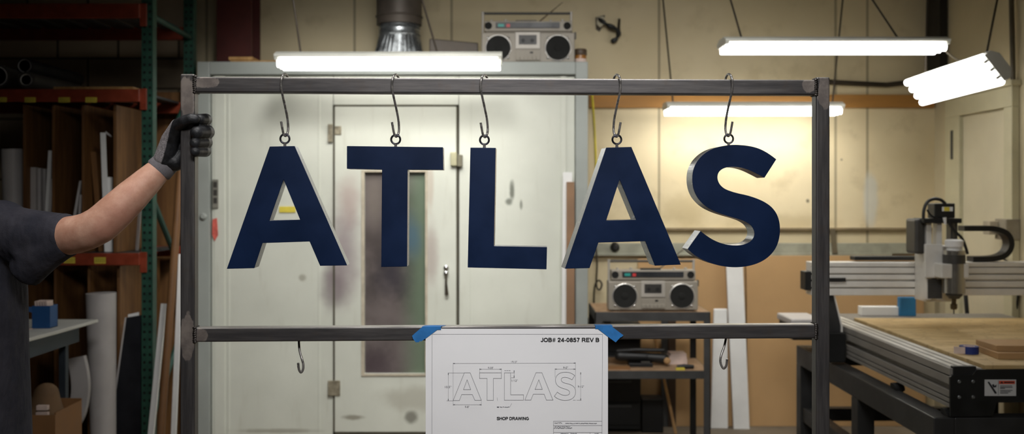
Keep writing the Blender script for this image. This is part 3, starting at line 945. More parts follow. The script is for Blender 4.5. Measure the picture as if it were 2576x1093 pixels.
for (u, z0, z1) in ((W_, ZT0, ZT1), (uR - W_, ZT0, ZT1), (W_, ZL0, ZL1), (uR - W_, ZL0, ZL1)):
    b = MB()
    nb = 9
    for k in range(nb):
        z = z0 + (z1 - z0) * k / (nb - 1)
        b.ball(FO + FE * (u + random.uniform(-.0006, .0006)) + FN * .0005 + FZ * z, .005 + random.uniform(0, .0008), 10, (1, .6, .62))
    for k in range(6):
        b.ball(FO + FE * u + FN * (.004 + .028 * k / 5) + FZ * z1, .0042, 10, (1, 1, .5))
        b.ball(FO + FE * u + FN * (.004 + .028 * k / 5) + FZ * z0, .0042, 10, (1, 1, .5))
    b.build('weld_bead', m_weld, frame, smooth=True)

# letters: outlines traced from the photograph, set on each letter's own slightly turned plane
def cr(pts, ox, oy, s): return [(ox + x / s, oy + y / s) for x, y in pts]
A1o = cr([(390, 88), (580, 84), (982, 998), (775, 1001), (695, 815), (335, 827), (272, 1019), (62, 1024)], 550, 340, 3.037)
A1h = cr([(496, 340), (622, 648), (388, 655)], 550, 340, 3.037)
To = [(872.7, 367.7), (1114.3, 370.7), (1115.3, 427.7), (1025.5, 427), (1024, 671.5), (959, 672.5), (961, 426.8), (872.5, 425)]
Lo = cr([(71, 96), (264, 98), (250, 850), (656, 857), (652, 1027), (50, 1013)], 1160, 340, 3.035)
A2o = cr([(380, 96), (572, 91), (950, 991), (752, 999), (678, 812), (320, 823), (252, 1018), (65, 1022)], 1400, 340, 3.035)
A2h = cr([(482, 340), (608, 648), (380, 654)], 1400, 340, 3.035)
S1 = [(768, 186), (705, 140), (640, 106), (570, 86), (495, 77), (425, 76), (350, 86), (280, 107), (215, 147), (165, 202), (135, 267), (127, 340), (136, 410), (161, 470), (201, 520),
      (252, 560), (322, 594), (400, 620), (470, 640), (530, 662), (575, 692), (600, 737), (597, 780), (570, 815), (520, 838), (460, 845), (400, 840), (340, 825), (285, 801), (237, 771), (190, 735)]
S2 = [(92, 872), (140, 915), (200, 950), (270, 980), (345, 1001), (430, 1011), (505, 1009), (580, 996), (650, 970), (710, 930), (757, 875), (785, 810), (796, 735), (791, 665), (770, 603), (732, 552),
      (680, 514), (620, 486), (550, 463), (480, 447), (420, 430), (370, 408), (335, 375), (319, 332), (325, 292), (350, 264), (390, 248), (440, 243), (500, 250), (560, 268), (620, 296), (678, 326)]
def smooth2(pts):
    return [(v.x, v.y) for v in catmull([V((x, y, 0)) for x, y in pts], sub=4)]
So = cr(smooth2(S1) + smooth2(S2), 1700, 340, 3.037)

HOOKT = [((348, 330), .046), ((346, 250), .046), ((338, 160), .044), ((322, 108), .036), ((296, 84), .018), ((268, 104), -.001), ((252, 150), -.0065), ((246, 210), -.0065), ((250, 290), -.006),
         ((270, 385), 0), ((300, 520), .012), ((326, 650), .022), ((337, 750), .026), ((337, 820), .025), ((325, 872), .023), ((304, 898), .017), ((284, 884), .010), ((272, 850), .007), ((262, 800), .005), ((246, 708), .004)]
def make_hook(rx, ry, mirror, label):
    pts = []
    for (hx, hy), off in HOOKT:
        dx, dy = (hx - 295) / 5.208, (hy - 935) / 5.208
        pts.append(FP(rx + (-dx if mirror else dx), ry + dy, off))
    h = MB().tube(catmull(pts, sub=5), .003, 12).build('s_hook', m_hook, smooth=True)
    return tag(h, label, 'hook', 'hooks over the top bar')

LD = .06
def make_letter(nm, outer, holes, ang, rx, ry, label):
    a = math.radians(ang); nd = V((math.sin(a), math.cos(a), 0))
    xs = [p[0] for p in outer]; cx = (min(xs) + max(xs)) / 2
    p0 = FP(cx, 520, -.012)
    q = lambda p, off=0: ray_plane(p[0], p[1], p0, nd) + nd * off
    o3 = [q(p) for p in outer]; h3 = [[q(p) for p in h] for h in holes]
    base = q((cx, max(p[1] for p in outer)), LD / 2)
    root = thing('hanging_letter', base, label, 'letter')
    MB().prism([p for p in o3], nd * .003, h3).build('face_plate', m_navy, root, bevel=.0007, seg=2)
    MB().prism([p + nd * .003 for p in o3], nd * (LD - .003), [[p + nd * .003 for p in h] for h in h3]).build('return', m_return, root, bevel=.0006, label='brushed metal sides of the letter')
    rc = FP(rx, ry, .018)
    r = MB().ring(rc, FN, .0115, .0026, 32, 10).build('eye_ring', m_ringm, root, smooth=True)
    b = MB()
    top = min(p[1] for p in outer)
    bot = FP(rx, top + 6, .018)
    b.tube([rc - FZ * .0105, rc - FZ * .0165, V((rc.x, rc.y, min(bot.z, rc.z - .02)))], [.0042, .0036, .005], 12)
    b.build('ring_stem', m_hook, r, smooth=True)
    return root
make_letter('A', A1o, [A1h], -4.0, 716.7, 349.5, 'navy block letter A, the first letter of the hanging word')
make_letter('T', To, [], -1.3, 995.5, 351.3, 'navy block letter T hanging second in the word')
make_letter('L', Lo, [], 1.7, 1218.7, 352.5, 'navy block letter L hanging in the middle of the word')
make_letter('A', A2o, [A2h], -6.5, 1551.8, 351.5, 'navy block letter A, the second A, hanging between the L and the S')
make_letter('S', So, [], -4.0, 1833.2, 349.5, 'navy curved block letter S, last letter of the hanging word')
for (rx, ry, mir, w) in ((716.7, 349.5, 0, 'first letter A'), (995.5, 351.3, 0, 'letter T'), (1218.7, 352.5, 0, 'letter L'), (1551.8, 351.5, 1, 'second letter A'), (1833.2, 350, 1, 'letter S')):
    make_hook(rx, ry, mir, 'bent steel hook over the top bar carrying the ' + w)
# empty hooks under the lower bar
pts = [FP(752, 845, .04), FP(752, 862, .04), FP(754, 884, .03), FP(759, 902, .022), FP(763, 918, .018), FP(762, 931, .016), FP(757, 938, .014), FP(752, 930, .012), FP(750, 914, .01)]
tag(MB().tube(catmull(pts, sub=5), .003, 12).build('wire_hook', m_hook, smooth=True), 'empty steel hook hanging from the lower bar left of the shop drawing', 'hook')
pts = [FP(1828, 836, .04), FP(1826, 852, .04), FP(1822, 872, .03), FP(1815, 892, .022), FP(1812, 908, .018), FP(1815, 921, .016), FP(1821, 928, .014), FP(1827, 920, .012), FP(1829, 904, .01)]
tag(MB().tube(catmull(pts, sub=5), .003, 12).build('wire_hook', m_hook, smooth=True), 'empty steel hook hanging from the lower bar right of the shop drawing', 'hook')

# ------------------------------------------------------------------ shop drawing
OFF = -.004
def D(x, y, off=OFF): return FP(1030 + x / 3.73, 800 + y / 3.73, off)
draw = thing('shop_drawing', D(1008, 1212), 'white paper shop drawing of the letters taped to the lower bar', 'paper')
b = MB()
nx, ny = 24, 16
grid = [[None] * (ny + 1) for _ in range(nx + 1)]
for side in (0, 1):
    for i in range(nx + 1):
        for jx in range(ny + 1):
            x = 152 + (1863 - 152) * i / nx; y = 104 + (1216 - 104) * jx / ny
            grid[i][jx] = (grid[i][jx] or []) + [b.bm.verts.new(D(x, y, OFF + side * .0006))]
for i in range(nx):
    for jx in range(ny):
        for side in (0, 1):
            b.bm.faces.new([grid[i][jx][side], grid[i + 1][jx][side], grid[i + 1][jx + 1][side], grid[i][jx + 1][side]])
b.build('sheet', m_paper, draw)
OI = OFF - .0004
def line(b, p, q, w=1.6, off=OI):
    p = V((p[0], p[1], 0)); q = V((q[0], q[1], 0)); t = (q - p).normalized(); n = V((-t.y, t.x, 0)) * w / 2; t = t * w / 2
    b.prism([D(*(p - t + n).xy, off), D(*(q + t + n).xy, off), D(*(q + t - n).xy, off), D(*(p - t - n).xy, off)], FN * -.0002)
def poly(b, pts, w=3.0):
    for i in range(len(pts)): line(b, pts[i], pts[(i + 1) % len(pts)], w)
b = MB(); poly(b, [(212, 156), (1812, 156), (1806, 1180), (210, 1180)], 2.2); b.build('border_line', m_inkgrey, draw)
def text(nm, s, x0, x1, y0, y1, m, bold=0.0, parent=draw):
    cu = bpy.data.curves.new('t', 'FONT'); cu.body = s; cu.size = 1.0; cu.offset = bold; cu.resolution_u = 4
    o = bpy.data.objects.new('t', cu); COL.objects.link(o)
    dg = bpy.context.evaluated_depsgraph_get(); dg.update()
    me = bpy.data.meshes.new_from_object(o.evaluated_get(dg))
    bpy.data.objects.remove(o); bpy.data.curves.remove(cu)
    lo = [min(v.co.x for v in me.vertices), 0.0]; hi = [max(v.co.x for v in me.vertices), 0.729]
    for v in me.vertices:
        u = (v.co.x - lo[0]) / (hi[0] - lo[0]); w = (v.co.y - lo[1]) / (hi[1] - lo[1])
        v.co = D(x0 + (x1 - x0) * u, y1 + (y0 - y1) * w, OI - .0002)
    bm = bmesh.new(); bm.from_mesh(me); bpy.data.meshes.remove(me)
    k = MB(); k.bm.free(); k.bm = bm
    return k.build(nm, m, parent)
def arc(cx, cy, rx, ry, a0, a1, n=14):
    return [(cx + rx * math.cos(math.radians(a0 + (a1 - a0) * k / n)), cy + ry * math.sin(math.radians(a0 + (a1 - a0) * k / n))) for k in range(n + 1)]
def spl(*p): return [(v.x, v.y) for v in catmull([V((x, y, 0)) for x, y in p], sub=4)]
GL = {'J': (.66, [[(.5, 1), (.5, .3)] + arc(.3, .3, .2, .2, 0, -170)]), 'O': (1.06, [arc(.53, .5, .41, .4, 0, 360, 28)]),
      'B': (.94, [[(.15, 0), (.15, 1)], [(.15, .9), (.5, .9)] + arc(.5, .71, .2, .19, 90, -90) + [(.15, .52)], [(.15, .52), (.54, .52)] + arc(.54, .31, .22, .21, 90, -90) + [(.15, .1)]]),
      'R': (.98, [[(.15, 0), (.15, 1)], [(.15, .9), (.56, .9)] + arc(.56, .69, .21, .21, 90, -90) + [(.15, .48)], [(.5, .48), (.66, .36), (.86, 0)]]),
      'E': (.88, [[(.15, 0), (.15, 1)], [(.15, .9), (.8, .9)], [(.15, .52), (.75, .52)], [(.15, .1), (.83, .1)]]), 'V': (.92, [[(.07, 1), (.46, .06), (.85, 1)]]),
      'S': (.9, [spl((.76, .72), (.68, .86), (.45, .91), (.21, .86), (.14, .72), (.23, .6), (.47, .52), (.7, .43), (.78, .28), (.68, .14), (.45, .09), (.2, .14), (.1, .3))]),
      'H': (.98, [[(.15, 0), (.15, 1)], [(.82, 0), (.82, 1)], [(.15, .53), (.82, .53)]]), 'I': (.4, [[(.2, 0), (.2, 1)]]), 'N': (.98, [[(.15, 0), (.15, 1)], [(.82, 0), (.82, 1)], [(.15, .96), (.82, .04)]]),
      'P': (.9, [[(.15, 0), (.15, 1)], [(.15, .9), (.54, .9)] + arc(.54, .67, .22, .23, 90, -90) + [(.15, .44)]]), 'D': (.98, [[(.15, 0), (.15, 1)], [(.15, .9), (.46, .9)] + arc(.46, .5, .38, .4, 90, -90) + [(.15, .1)]]),
      'A': (.96, [[(.06, 0), (.48, .97), (.9, 0)], [(.24, .31), (.72, .31)]]), 'W': (1.3, [[(.07, 1), (.33, .06), (.65, .94), (.97, .06), (1.23, 1)]]),
      'G': (1.05, [arc(.53, .5, .41, .4, 42, 340, 24) + [(.9, .44), (.56, .44)]]),
      '0': (.78, [arc(.39, .5, .26, .4, 0, 360, 24)]), '2': (.78, [spl((.12, .68), (.18, .84), (.38, .9), (.58, .85), (.63, .7), (.55, .54), (.32, .34), (.14, .1)), [(.1, .1), (.7, .1)]]),
      '4': (.78, [[(.55, 0), (.55, .98)], [(.55, .94), (.1, .3)], [(.06, .27), (.74, .27)]]),
      '5': (.78, [[(.65, .9), (.22, .9), (.15, .5)], spl((.15, .5), (.36, .6), (.57, .54), (.65, .34), (.57, .16), (.36, .1), (.17, .15), (.1, .28))]),
      '7': (.78, [[(.08, .9), (.68, .9)], spl((.68, .9), (.48, .6), (.36, .3), (.32, 0))]), '8': (.78, [arc(.39, .72, .21, .19, 0, 360, 22), arc(.39, .3, .26, .21, 0, 360, 22)]),
      '-': (.46, [[(.06, .36), (.4, .36)]]), '#': (.8, [[(.2, 0), (.36, 1)], [(.46, 0), (.62, 1)], [(.04, .68), (.76, .68)], [(.02, .32), (.74, .32)]]), ' ': (.4, [])}
def bold_text(nm, s_, x0, x1, y0, y1):
    tot = sum(GL[c][0] for c in s_); kx = (x1 - x0) / tot; h = y1 - y0; x = 0.0; b = MB()
    for c in s_:
        w, strokes = GL[c]
        lw = h * (.125 if c == '#' else .215)
        for st_ in strokes:
            q = [(x0 + (x + px) * kx, y1 - py * h) for px, py in st_]
            for i in range(len(q) - 1):
                (ax_, ay_), (bx2, by2) = q[i], q[i + 1]
                ex = .3 if 0 < i < len(q) - 2 else 0
                L_ = math.hypot(bx2 - ax_, by2 - ay_) or 1; tx, ty = (bx2 - ax_) / L_ * lw * .22, (by2 - ay_) / L_ * lw * .22
                a0 = 0 if i == 0 else 1; a1 = 0 if i == len(q) - 2 else 1
                nx_, ny_ = -(by2 - ay_) / L_ * lw / 2, (bx2 - ax_) / L_ * lw / 2
                A_ = (ax_ - tx * a0, ay_ - ty * a0); B_ = (bx2 + tx * a1, by2 + ty * a1)
                b.prism([D(A_[0] + nx_, A_[1] + ny_, OI), D(B_[0] + nx_, B_[1] + ny_, OI), D(B_[0] - nx_, B_[1] - ny_, OI), D(A_[0] - nx_, A_[1] - ny_, OI)], FN * -.0002)
        x += w
    return b.build(nm, m_ink, draw)
bold_text('job_number', 'JOB# 24-0857 REV B', 1231, 1784, 189, 229)
bold_text('drawing_title', 'SHOP DRAWING', 819, 1122, 932, 962)
dA = [(515, 518), (570, 518), (675, 776), (614, 776), (590, 722), (490, 722), (468, 778), (410, 778)]
dAh = [(541, 583), (575, 675), (507, 675)]
dT = [(658, 518), (863, 518), (863, 570), (788, 570), (788, 776), (728, 776), (728, 570), (658, 570)]
dL = [(891, 518), (950, 518), (950, 724), (1070, 724), (1070, 775), (891, 775)]
dA2 = [(1187, 517), (1243, 517), (1347, 774), (1285, 774), (1264, 719), (1162, 719), (1139, 774), (1083, 774)]
dA2h = [(1214, 583), (1247, 673), (1179, 673)]
sx = [p[0] for p in S1 + S2]; sy = [p[1] for p in S1 + S2]
mp = lambda x, y: (1360 + (x - min(sx)) / (max(sx) - min(sx)) * 199, 512 + (y - min(sy)) / (max(sy) - min(sy)) * 265)
dS = [mp(*p) for p in S1 + S2]
for grp in ([dA, dAh], [dT], [dL], [dA2, dA2h], [dS]):
    b = MB()
    for l in grp: poly(b, l, 2.8)
    b.build('letter_outline', m_inkgrey, draw)
b = MB()
for p, q in (((410, 430), (1558, 426)), ((410, 425), (410, 790)), ((1558, 420), (1558, 660)), ((364, 520), (364, 780)), ((364, 520), (515, 520)), ((350, 780), (410, 780)), ((658, 484), (863, 484)), ((658, 478), (658, 518)),
             ((863, 478), (863, 518)), ((1366, 483), (1556, 483)), ((1366, 478), (1366, 560)), ((410, 817), (675, 817)), ((410, 784), (410, 826)), ((675, 784), (675, 826)), ((1607, 515), (1607, 775)), ((1570, 775), (1612, 775)), ((1535, 775), (1560, 775)),
             ((955, 518), (985, 518)), ((955, 564), (985, 564)), ((982, 498), (982, 560)), ((940, 840), (960, 805)), ((822, 752), (828, 780))):
    line(b, p, q, 1.7)
for k in range(3): line(b, (893 + 20 * k, 497), (906 + 20 * k, 497), 3)
for (x, y, dx, dy) in ((410, 430, 1, 0), (1558, 426, -1, 0), (658, 484, 1, 0), (863, 484, -1, 0), (1366, 483, 1, 0), (1556, 483, -1, 0), (410, 817, 1, 0), (675, 817, -1, 0), (364, 520, 0, 1), (364, 780, 0, -1), (1607, 515, 0, 1), (1607, 775, 0, -1), (982, 512, 0, -1), (982, 545, 0, 1)):
    line(b, (x + dx * 2, y + dy * 2), (x + dx * 14, y + dy * 14), 6)
b.build('dimension_line', m_inkgrey, draw)
for s, x0, x1, y0, y1 in (("1'9.13\"", 955, 1010, 405, 424), ('9-3/8"', 737, 788, 461, 480), ('9-0"', 1443, 1488, 459, 478), ('10.5"', 333, 393, 641, 660), ('9-8"', 521, 562, 828, 847), ('1/12"', 960, 1016, 581, 600), ('9-12"', 1580, 1638, 637, 656)):
    text('dimension_text', s, x0, x1, y0, y1, m_inkgrey)
b = MB()
for p, q in (((1352, 972), (1806, 972)), ((1352, 972), (1352, 1180)), ((1352, 1013), (1806, 1013)), ((1352, 1078), (1806, 1078)), ((1695, 1078), (1695, 1180)), ((1515, 1078), (1515, 1180)), ((1352, 1120), (1806, 1120))):
    line(b, p, q, 2.2)
b.build('title_block', m_inkgrey, draw)
b = MB()                                   # rows of print too small to read
for (x0, x1, y) in ((1362, 1430, 988), (1465, 1758, 993), (1362, 1506, 1024), (1358, 1525, 1038), (850, 935, 840), (1420, 1490, 1090), (1515, 1570, 1090), (1740, 1775, 1090)):
    x = x0
    while x < x1:
        w = random.choice((5, 7, 9)); line(b, (x, y + random.uniform(-3, 3)), (min(x + w, x1), y + random.uniform(-3, 3)), 4.5); x += w + random.choice((3, 4, 8))
line(b, (826, 840), (836, 840), 10)
b.build('fine_print', m_inkgrey, draw)

def tape(front, top, label):
    b = MB(); b.prism([D(x, y, OFF - .0012) for x, y in front], FN * -.0004)
    zt = ZL1 + .0004
    pts = []
    for x, off in top:
        p = D(x, 90, off); p.z = zt; pts.append(p)
    b.prism(pts, (0, 0, .0004))
    # the fold round the bar's front edge
    xs = [x for x, o in top[:2]]
    a, c = D(xs[0], 95, OFF - .0014), D(xs[1], 95, OFF - .0014)
    b.hexa([V((a.x, a.y, zt - .008)), V((c.x, c.y, zt - .008)), V((c.x, c.y, zt - .008)) + FN * .0012, V((a.x, a.y, zt - .008)) + FN * .0012,
            V((a.x, a.y, zt + .0004)), V((c.x, c.y, zt + .0004)), V((c.x, c.y, zt + .0004)) + FN * .005, V((a.x, a.y, zt + .0004)) + FN * .005])
    return tag(b.build('masking_tape', m_tape), label, 'tape', 'blue tape holding the drawing')
tape([(25, 170), (118, 88), (296, 88), (165, 186), (105, 226), (98, 214), (92, 230), (60, 232), (34, 200)], [(118, OFF - .001), (296, OFF - .001), (345, .02), (150, .02)], 'torn blue tape holding the left corner of the shop drawing')
tape([(1745, 88), (1905, 88), (2008, 165), (1990, 182), (1978, 186), (1935, 232), (1862, 178)], [(1745, OFF - .001), (1905, OFF - .001), (1890, .02), (1728, .02)], 'torn blue tape holding the right corner of the shop drawing')

# ------------------------------------------------------------------ person holding the post
PX = -1.5
person = thing('person', (PX, 2.5, 0), 'person in charcoal t-shirt gripping the left post of the stand with a gloved hand', 'person')
Wr = P(406, 422, 2.455); El = P(238, 585, 2.40); Sh = V((-1.325, 2.49, 1.405))
b = MB()
# trunk, neck, head
b.loft([((PX, 2.5, .86), .165, .115), ((PX, 2.5, .96), .175, .12), ((PX, 2.5, 1.1), .155, .105), ((PX, 2.5, 1.25), .17, .115), ((PX, 2.5, 1.38), .18, .11), ((PX, 2.5, 1.45), .13, .085), ((PX, 2.49, 1.49), .07, .065)], power=2.3)
b.caps([(PX, 2.5, 1.44), (PX, 2.49, 1.56)], [.062, .056], 20)
b.ball((PX, 2.485, 1.68), .1, 24, (.78, .98, 1.08)); b.ball((PX, 2.45, 1.61), .07, 20, (.82, .85, .95))
b.ball((PX, 2.375, 1.662), .018, 12, (.75, 1.1, 1.2)); b.caps([(PX, 2.39, 1.69), (PX, 2.372, 1.658)], [.008, .012], 10)
b.ball((PX, 2.392, 1.618), .02, 12, (1.2, .6, .5))
for s in (-1, 1):
    b.ball((PX + s * .081, 2.49, 1.665), .028, 12, (.35, .7, 1.15))
    b.ball((PX + s * .033, 2.402, 1.702), .02, 12, (1.2, .5, .4))
# legs
for s in (-1, 1):
    b.caps([(PX + s * .09, 2.5, .9), (PX + s * .1, 2.49, .5), (PX + s * .1, 2.52, .3), (PX + s * .1, 2.52, .1)], [.088, .058, .055, .042], 18)
    b.caps([(PX + s * .1, 2.54, .05), (PX + s * .115, 2.36, .035)], [.042, .034], 14)
# stretched arm: deltoid, biceps, elbow, forearm bulge, wrist
up = (El - Sh)
pts = [Sh, Sh + up * .3, P(150, 597, 2.435), P(190, 591, 2.415), P(222, 582, 2.405), P(254, 565, 2.402), P(290, 533, 2.409), P(330, 495, 2.42), P(370, 457, 2.437), Wr, Wr + (Wr - El).normalized() * .03]
b.caps(pts, [.058, .054, .0515, .049, .0475, .0475, .0465, .043, .0372, .0305, .028], 20)
# other arm hanging, with a hand
S2_ = V((PX - .185, 2.51, 1.4)); E2 = V((PX - .245, 2.53, 1.12)); W2 = V((PX - .235, 2.47, .88))
b.caps([S2_, S2_ + (E2 - S2_) * .5, E2, E2 + (W2 - E2) * .3, W2], [.056, .05, .043, .045, .029], 18)
b.caps([W2, W2 + V((0, -.01, -.06)), W2 + V((0, -.015, -.09))], [.026, .03, .028], 14)
for k, (l, r_) in enumerate(((.075, .0095), (.085, .0098), (.078, .0093), (.06, .0082))):
    p0 = W2 + V((.004, -.045 + k * .021, -.095)); b.caps([p0, p0 + V((.004, -.004, -l * .5)), p0 + V((.016, -.006, -l))], [r_ + .001, r_, r_ * .85], 10)
b.caps([W2 + V((.01, -.03, -.03)), W2 + V((.022, -.058, -.062)), W2 + V((.026, -.066, -.095))], [.014, .0115, .0095], 10)
body = b.build('body', m_skin, person, voxel=.0055, relax=4)
for s in (-1, 1):
    MB().ball((PX + s * .033, 2.4, 1.69), .012, 14).build('eye', m_eye, person, smooth=True); MB().ball((PX + s * .033, 2.3905, 1.69), .0055, 12, (1, .5, 1)).build('iris', m_hair, person, smooth=True)
b = MB(); b.ball((PX, 2.505, 1.705), .108, 24, (.8, .98, 1.0))
bmesh.ops.bisect_plane(b.bm, geom=list(b.bm.verts) + list(b.bm.edges) + list(b.bm.faces), plane_co=(PX, 2.44, 1.69), plane_no=V((0, .72, .7)).normalized(), clear_inner=True)
b.build('hair', m_hair, person, smooth=True)
# t-shirt
b = MB()
b.loft([((PX, 2.5, .8), .222, .165), ((PX, 2.5, .95), .218, .16), ((PX, 2.5, 1.1), .214, .15), ((PX, 2.5, 1.24), .212, .148), ((PX, 2.5, 1.34), .205, .14), ((PX, 2.5, 1.42), .185, .125), ((PX, 2.5, 1.475), .13, .1), ((PX, 2.49, 1.5), .085, .08)], power=2.5)
Se = P(175, 592, 2.425)
sd = (El - Sh).normalized()
b.tube([Sh + V((-.07, .0, -.01)), Sh + V((0, 0, -.012)), Sh + (Se - Sh) * .45 + V((0, 0, -.012)), Sh + (Se - Sh) * .8 + V((0, 0, -.006)), Se + sd * .004], [.088, .082, .072, .062, .0545], 28)
b.ball(Sh + V((-.01, 0, -.0)), .082, 20); b.ball(Sh + V((-.03, 0, -.09)), .085, 20, (.7, 1, 1.2))
b.tube([S2_ + V((.07, 0, 0)), S2_, S2_ + (E2 - S2_) * .75], [.088, .08, .07], 24); b.ball(S2_, .08, 20)
b.tube([P(150, 606, 2.425), P(105, 640, 2.43), P(60, 690, 2.445)], [.05, .05, .045], 20)
# soft folds running from the shoulder towards the armpit
for (x0, y0, x1, y1, r0) in ((20, 585, 70, 690, .02), (62, 560, 105, 660, .02), (108, 556, 140, 640, .018), (70, 548, 165, 560, .012)):
    a, c = P(x0, y0, 2.408), P(x1, y1, 2.408)
    Yf = lambda p: p + V((0, .008, 0))
    b.caps([Yf(a), (a + c) / 2 + V((.004, .001, 0)), Yf(c)], [r0 * .6, r0, r0 * .6], 12)
shirt = b.build('t_shirt', m_shirt, person, voxel=.005, relax=9)
hem = MB(); hn = sd
hem.tube([Se + sd * (-.0165), Se + sd * (-.0155)], [.0555, .0555], 40)
hem.build('sleeve_seam', m_shirt, shirt, smooth=True)
# trousers and boots
b = MB(); b.loft([((PX, 2.5, .8), .185, .13), ((PX, 2.5, .92), .185, .13)], power=2.3)
for s in (-1, 1):
    b.caps([(PX + s * .09, 2.5, .86), (PX + s * .1, 2.49, .5), (PX + s * .1, 2.52, .14)], [.102, .08, .075], 20)
b.build('trousers', m_jean, person, voxel=.008, relax=3)
for s in (-1, 1):
    b = MB(); b.caps([(PX + s * .1, 2.55, .055), (PX + s * .12, 2.34, .045)], [.052, .044], 16); b.caps([(PX + s * .1, 2.53, .06), (PX + s * .1, 2.53, .13)], [.056, .054], 14)
    bmesh.ops.bisect_plane(b.bm, geom=list(b.bm.verts) + list(b.bm.edges) + list(b.bm.faces), plane_co=(0, 0, .002), plane_no=(0, 0, 1), clear_inner=True)
    b.build('boot', m_shoe, person, smooth=True)
# gloved hand: palm behind and left of the post, fingers round its back and right side, thumb across the front
b = MB()
Wg = P(412, 416, 2.455)
mcps = [P(468, 305, 2.458), P(474, 332, 2.461), P(474, 356, 2.460), P(468, 378, 2.458)]
for mc, r_ in zip(mcps, (.0165, .0175, .0165, .015)):
    b.caps([Wg, Wg + (mc - Wg) * .55 + V((0, .004, 0)), mc], [.027, .021, r_], 16)
b.caps([P(424, 404, 2.45), P(440, 408, 2.452), P(452, 392, 2.456)], [.026, .024, .019], 14)
fing = [(301.5, .0164, .3), (332.5, .0196, 1.0), (359, .017, 1.1), (381, .0152, .8)]
for mc, (py, r_, wrap) in zip(mcps, fing):
    z = lambda Y: CAMH - (py - HY) / FPX * Y
    Xr = -.799 + r_ - .0035
    pip = V((Xr - .003, 2.460, z(2.46))); mid = V((Xr + .0015, 2.428, z(2.428)))
    tip = V((Xr - .001, 2.404, z(2.404))) if wrap < .5 else V((Xr - .006 * wrap, 2.3865, z(2.3865) - .0015))
    b.caps([mc, pip], [r_ + .001, r_ * .98], 14); b.caps([pip, mid], [r_ * .98, r_ * .9], 14); b.caps([mid, tip], [r_ * .93, r_ * .84], 14)
b.caps([P(414, 400, 2.446), P(428, 352, 2.432), P(446, 316, 2.409)], [.027, .0225, .0172], 16)
b.caps([P(446, 316, 2.409), P(466, 304, 2.3865), P(480, 299.5, 2.383), P(490, 300, 2.385)], [.0168, .0146, .0142, .0125], 16)
glove = b.build('glove', m_glove, person, voxel=.0015, relax=5)
b = MB()
axw = (Wg - El).normalized()
c0 = Wr - axw * .012
b.tube([c0, c0 + axw * .004, c0 + axw * .02, c0 + axw * .04], [.0335, .0352, .0338, .0322], 32)
b.build('cuff', m_cuff, glove, smooth=True)

# ------------------------------------------------------------------ pallet rack on the left
YR1, YR2 = 5.0, 5.64
XA, XB_ = -1.94, -1.881
rack = thing('pallet_rack', (-3.0, 5.3, 0), 'tall pallet rack with punched green uprights and orange beams', 'rack')
for y in (YR1, YR2):
    for dx in (0, -2.24):
        b = MB(); b.box((XA + dx, y - .004, 0), (XB_ + dx, y, 3.2)); b.box((XA + dx, y, 0), (XA + dx + .004, y + .05, 3.2)); b.box((XB_ + dx - .004, y, 0), (XB_ + dx, y + .05, 3.2))
        b.build('upright', m_green, rack)
zpx = lambda py, Y: CAMH - (py - HY) / FPX * Y
for (t, bt) in ((12, 48), (226, 258), (637, 667)):
    z1, z0 = zpx(t, YR1), zpx(bt, YR1)
    for y in (YR1, YR2 + .03):
        s_ = -1 if y == YR1 else 1
        bm_ = MB().box((-4.12, y - .035 * (s_ < 0) - .002, z0), (XA + .001, y - .004 + (.035 if s_ > 0 else 0), z1)).build('beam', m_orange, rack, bevel=.003)
        if s_ < 0: MB().box((XA - .006, y - .012 * (s_ < 0) - .002, z0 - .04), (XA + .03, y - .0045 + (.012 if s_ > 0 else 0), z1 + .005)).build('beam_bracket', m_orange, bm_, bevel=.002)
    b = MB()
    for k in range(16):
        xx = -4.1 + k * .135
        b.box((xx, YR1 + .002, z1 - .012), (xx + .1, YR2 + .02, z1))
    b.build('deck', m_frame, rack)
for (px0, px1, py0, py1) in ((-8, 17, 245, 257), (62, 90, 245, 258), (147, 176, 245, 258), (215, 244, 245, 258), (160, 189, 648, 663), (237, 266, 648, 664)):
    tg = MB().box(P(px0, py0, YR1 - .038), P(px1, py1, YR1 - .037)).build('shelf_tag', m_yellow, rack, label='yellow shelf tag')
    b = MB()
    for r_ in range(2):
        x = px0 + 3
        while x < px1 - 4:
            w = random.choice((2, 3, 4)); y = py0 + 3.5 + r_ * 5
            b.box(P(x, y, YR1 - .0384), P(x + w, y + 2.2, YR1 - .038)); x += w + 1.5
    b.build('tag_print', mat('faded_print', (150, 136, 52), .7), tg)
for (za, zb) in ((2.448, 2.43), (1.54, 2.12), (1.5, .9), (.3, .85)):
    MB().tube([V((-1.905, YR1 + .03, za)), V((-1.905, YR2 + .02, zb))], .016, 8).build('brace', m_greenp, rack, smooth=True)

def divider(px, z0, z1, label):
    x = P(px, 0, 5.02).x
    return tag(MB().box((x - .007, 5.03, z0), (x + .007, 5.6, z1)).build('plywood_divider', m_ply), label, 'divider', 'plywood dividers in the rack')
zs2, zs3 = zpx(258, YR1), zpx(637, YR1) + .001
for px, w in ((59, 'leftmost'), (132, 'second from left'), (207, 'third from left'), (287, 'rightmost')):
    divider(px, zs3, zs2 - .01, f'plywood divider in the upper bay of the rack, {w}')
zl = zpx(667, YR1) - .01
for px, w in ((62, 'leftmost'), (137, 'second from left'), (222, 'third from left'), (296, 'rightmost')):
    divider(px, 0.0, zl, f'plywood divider in the lower bay of the rack, {w}')

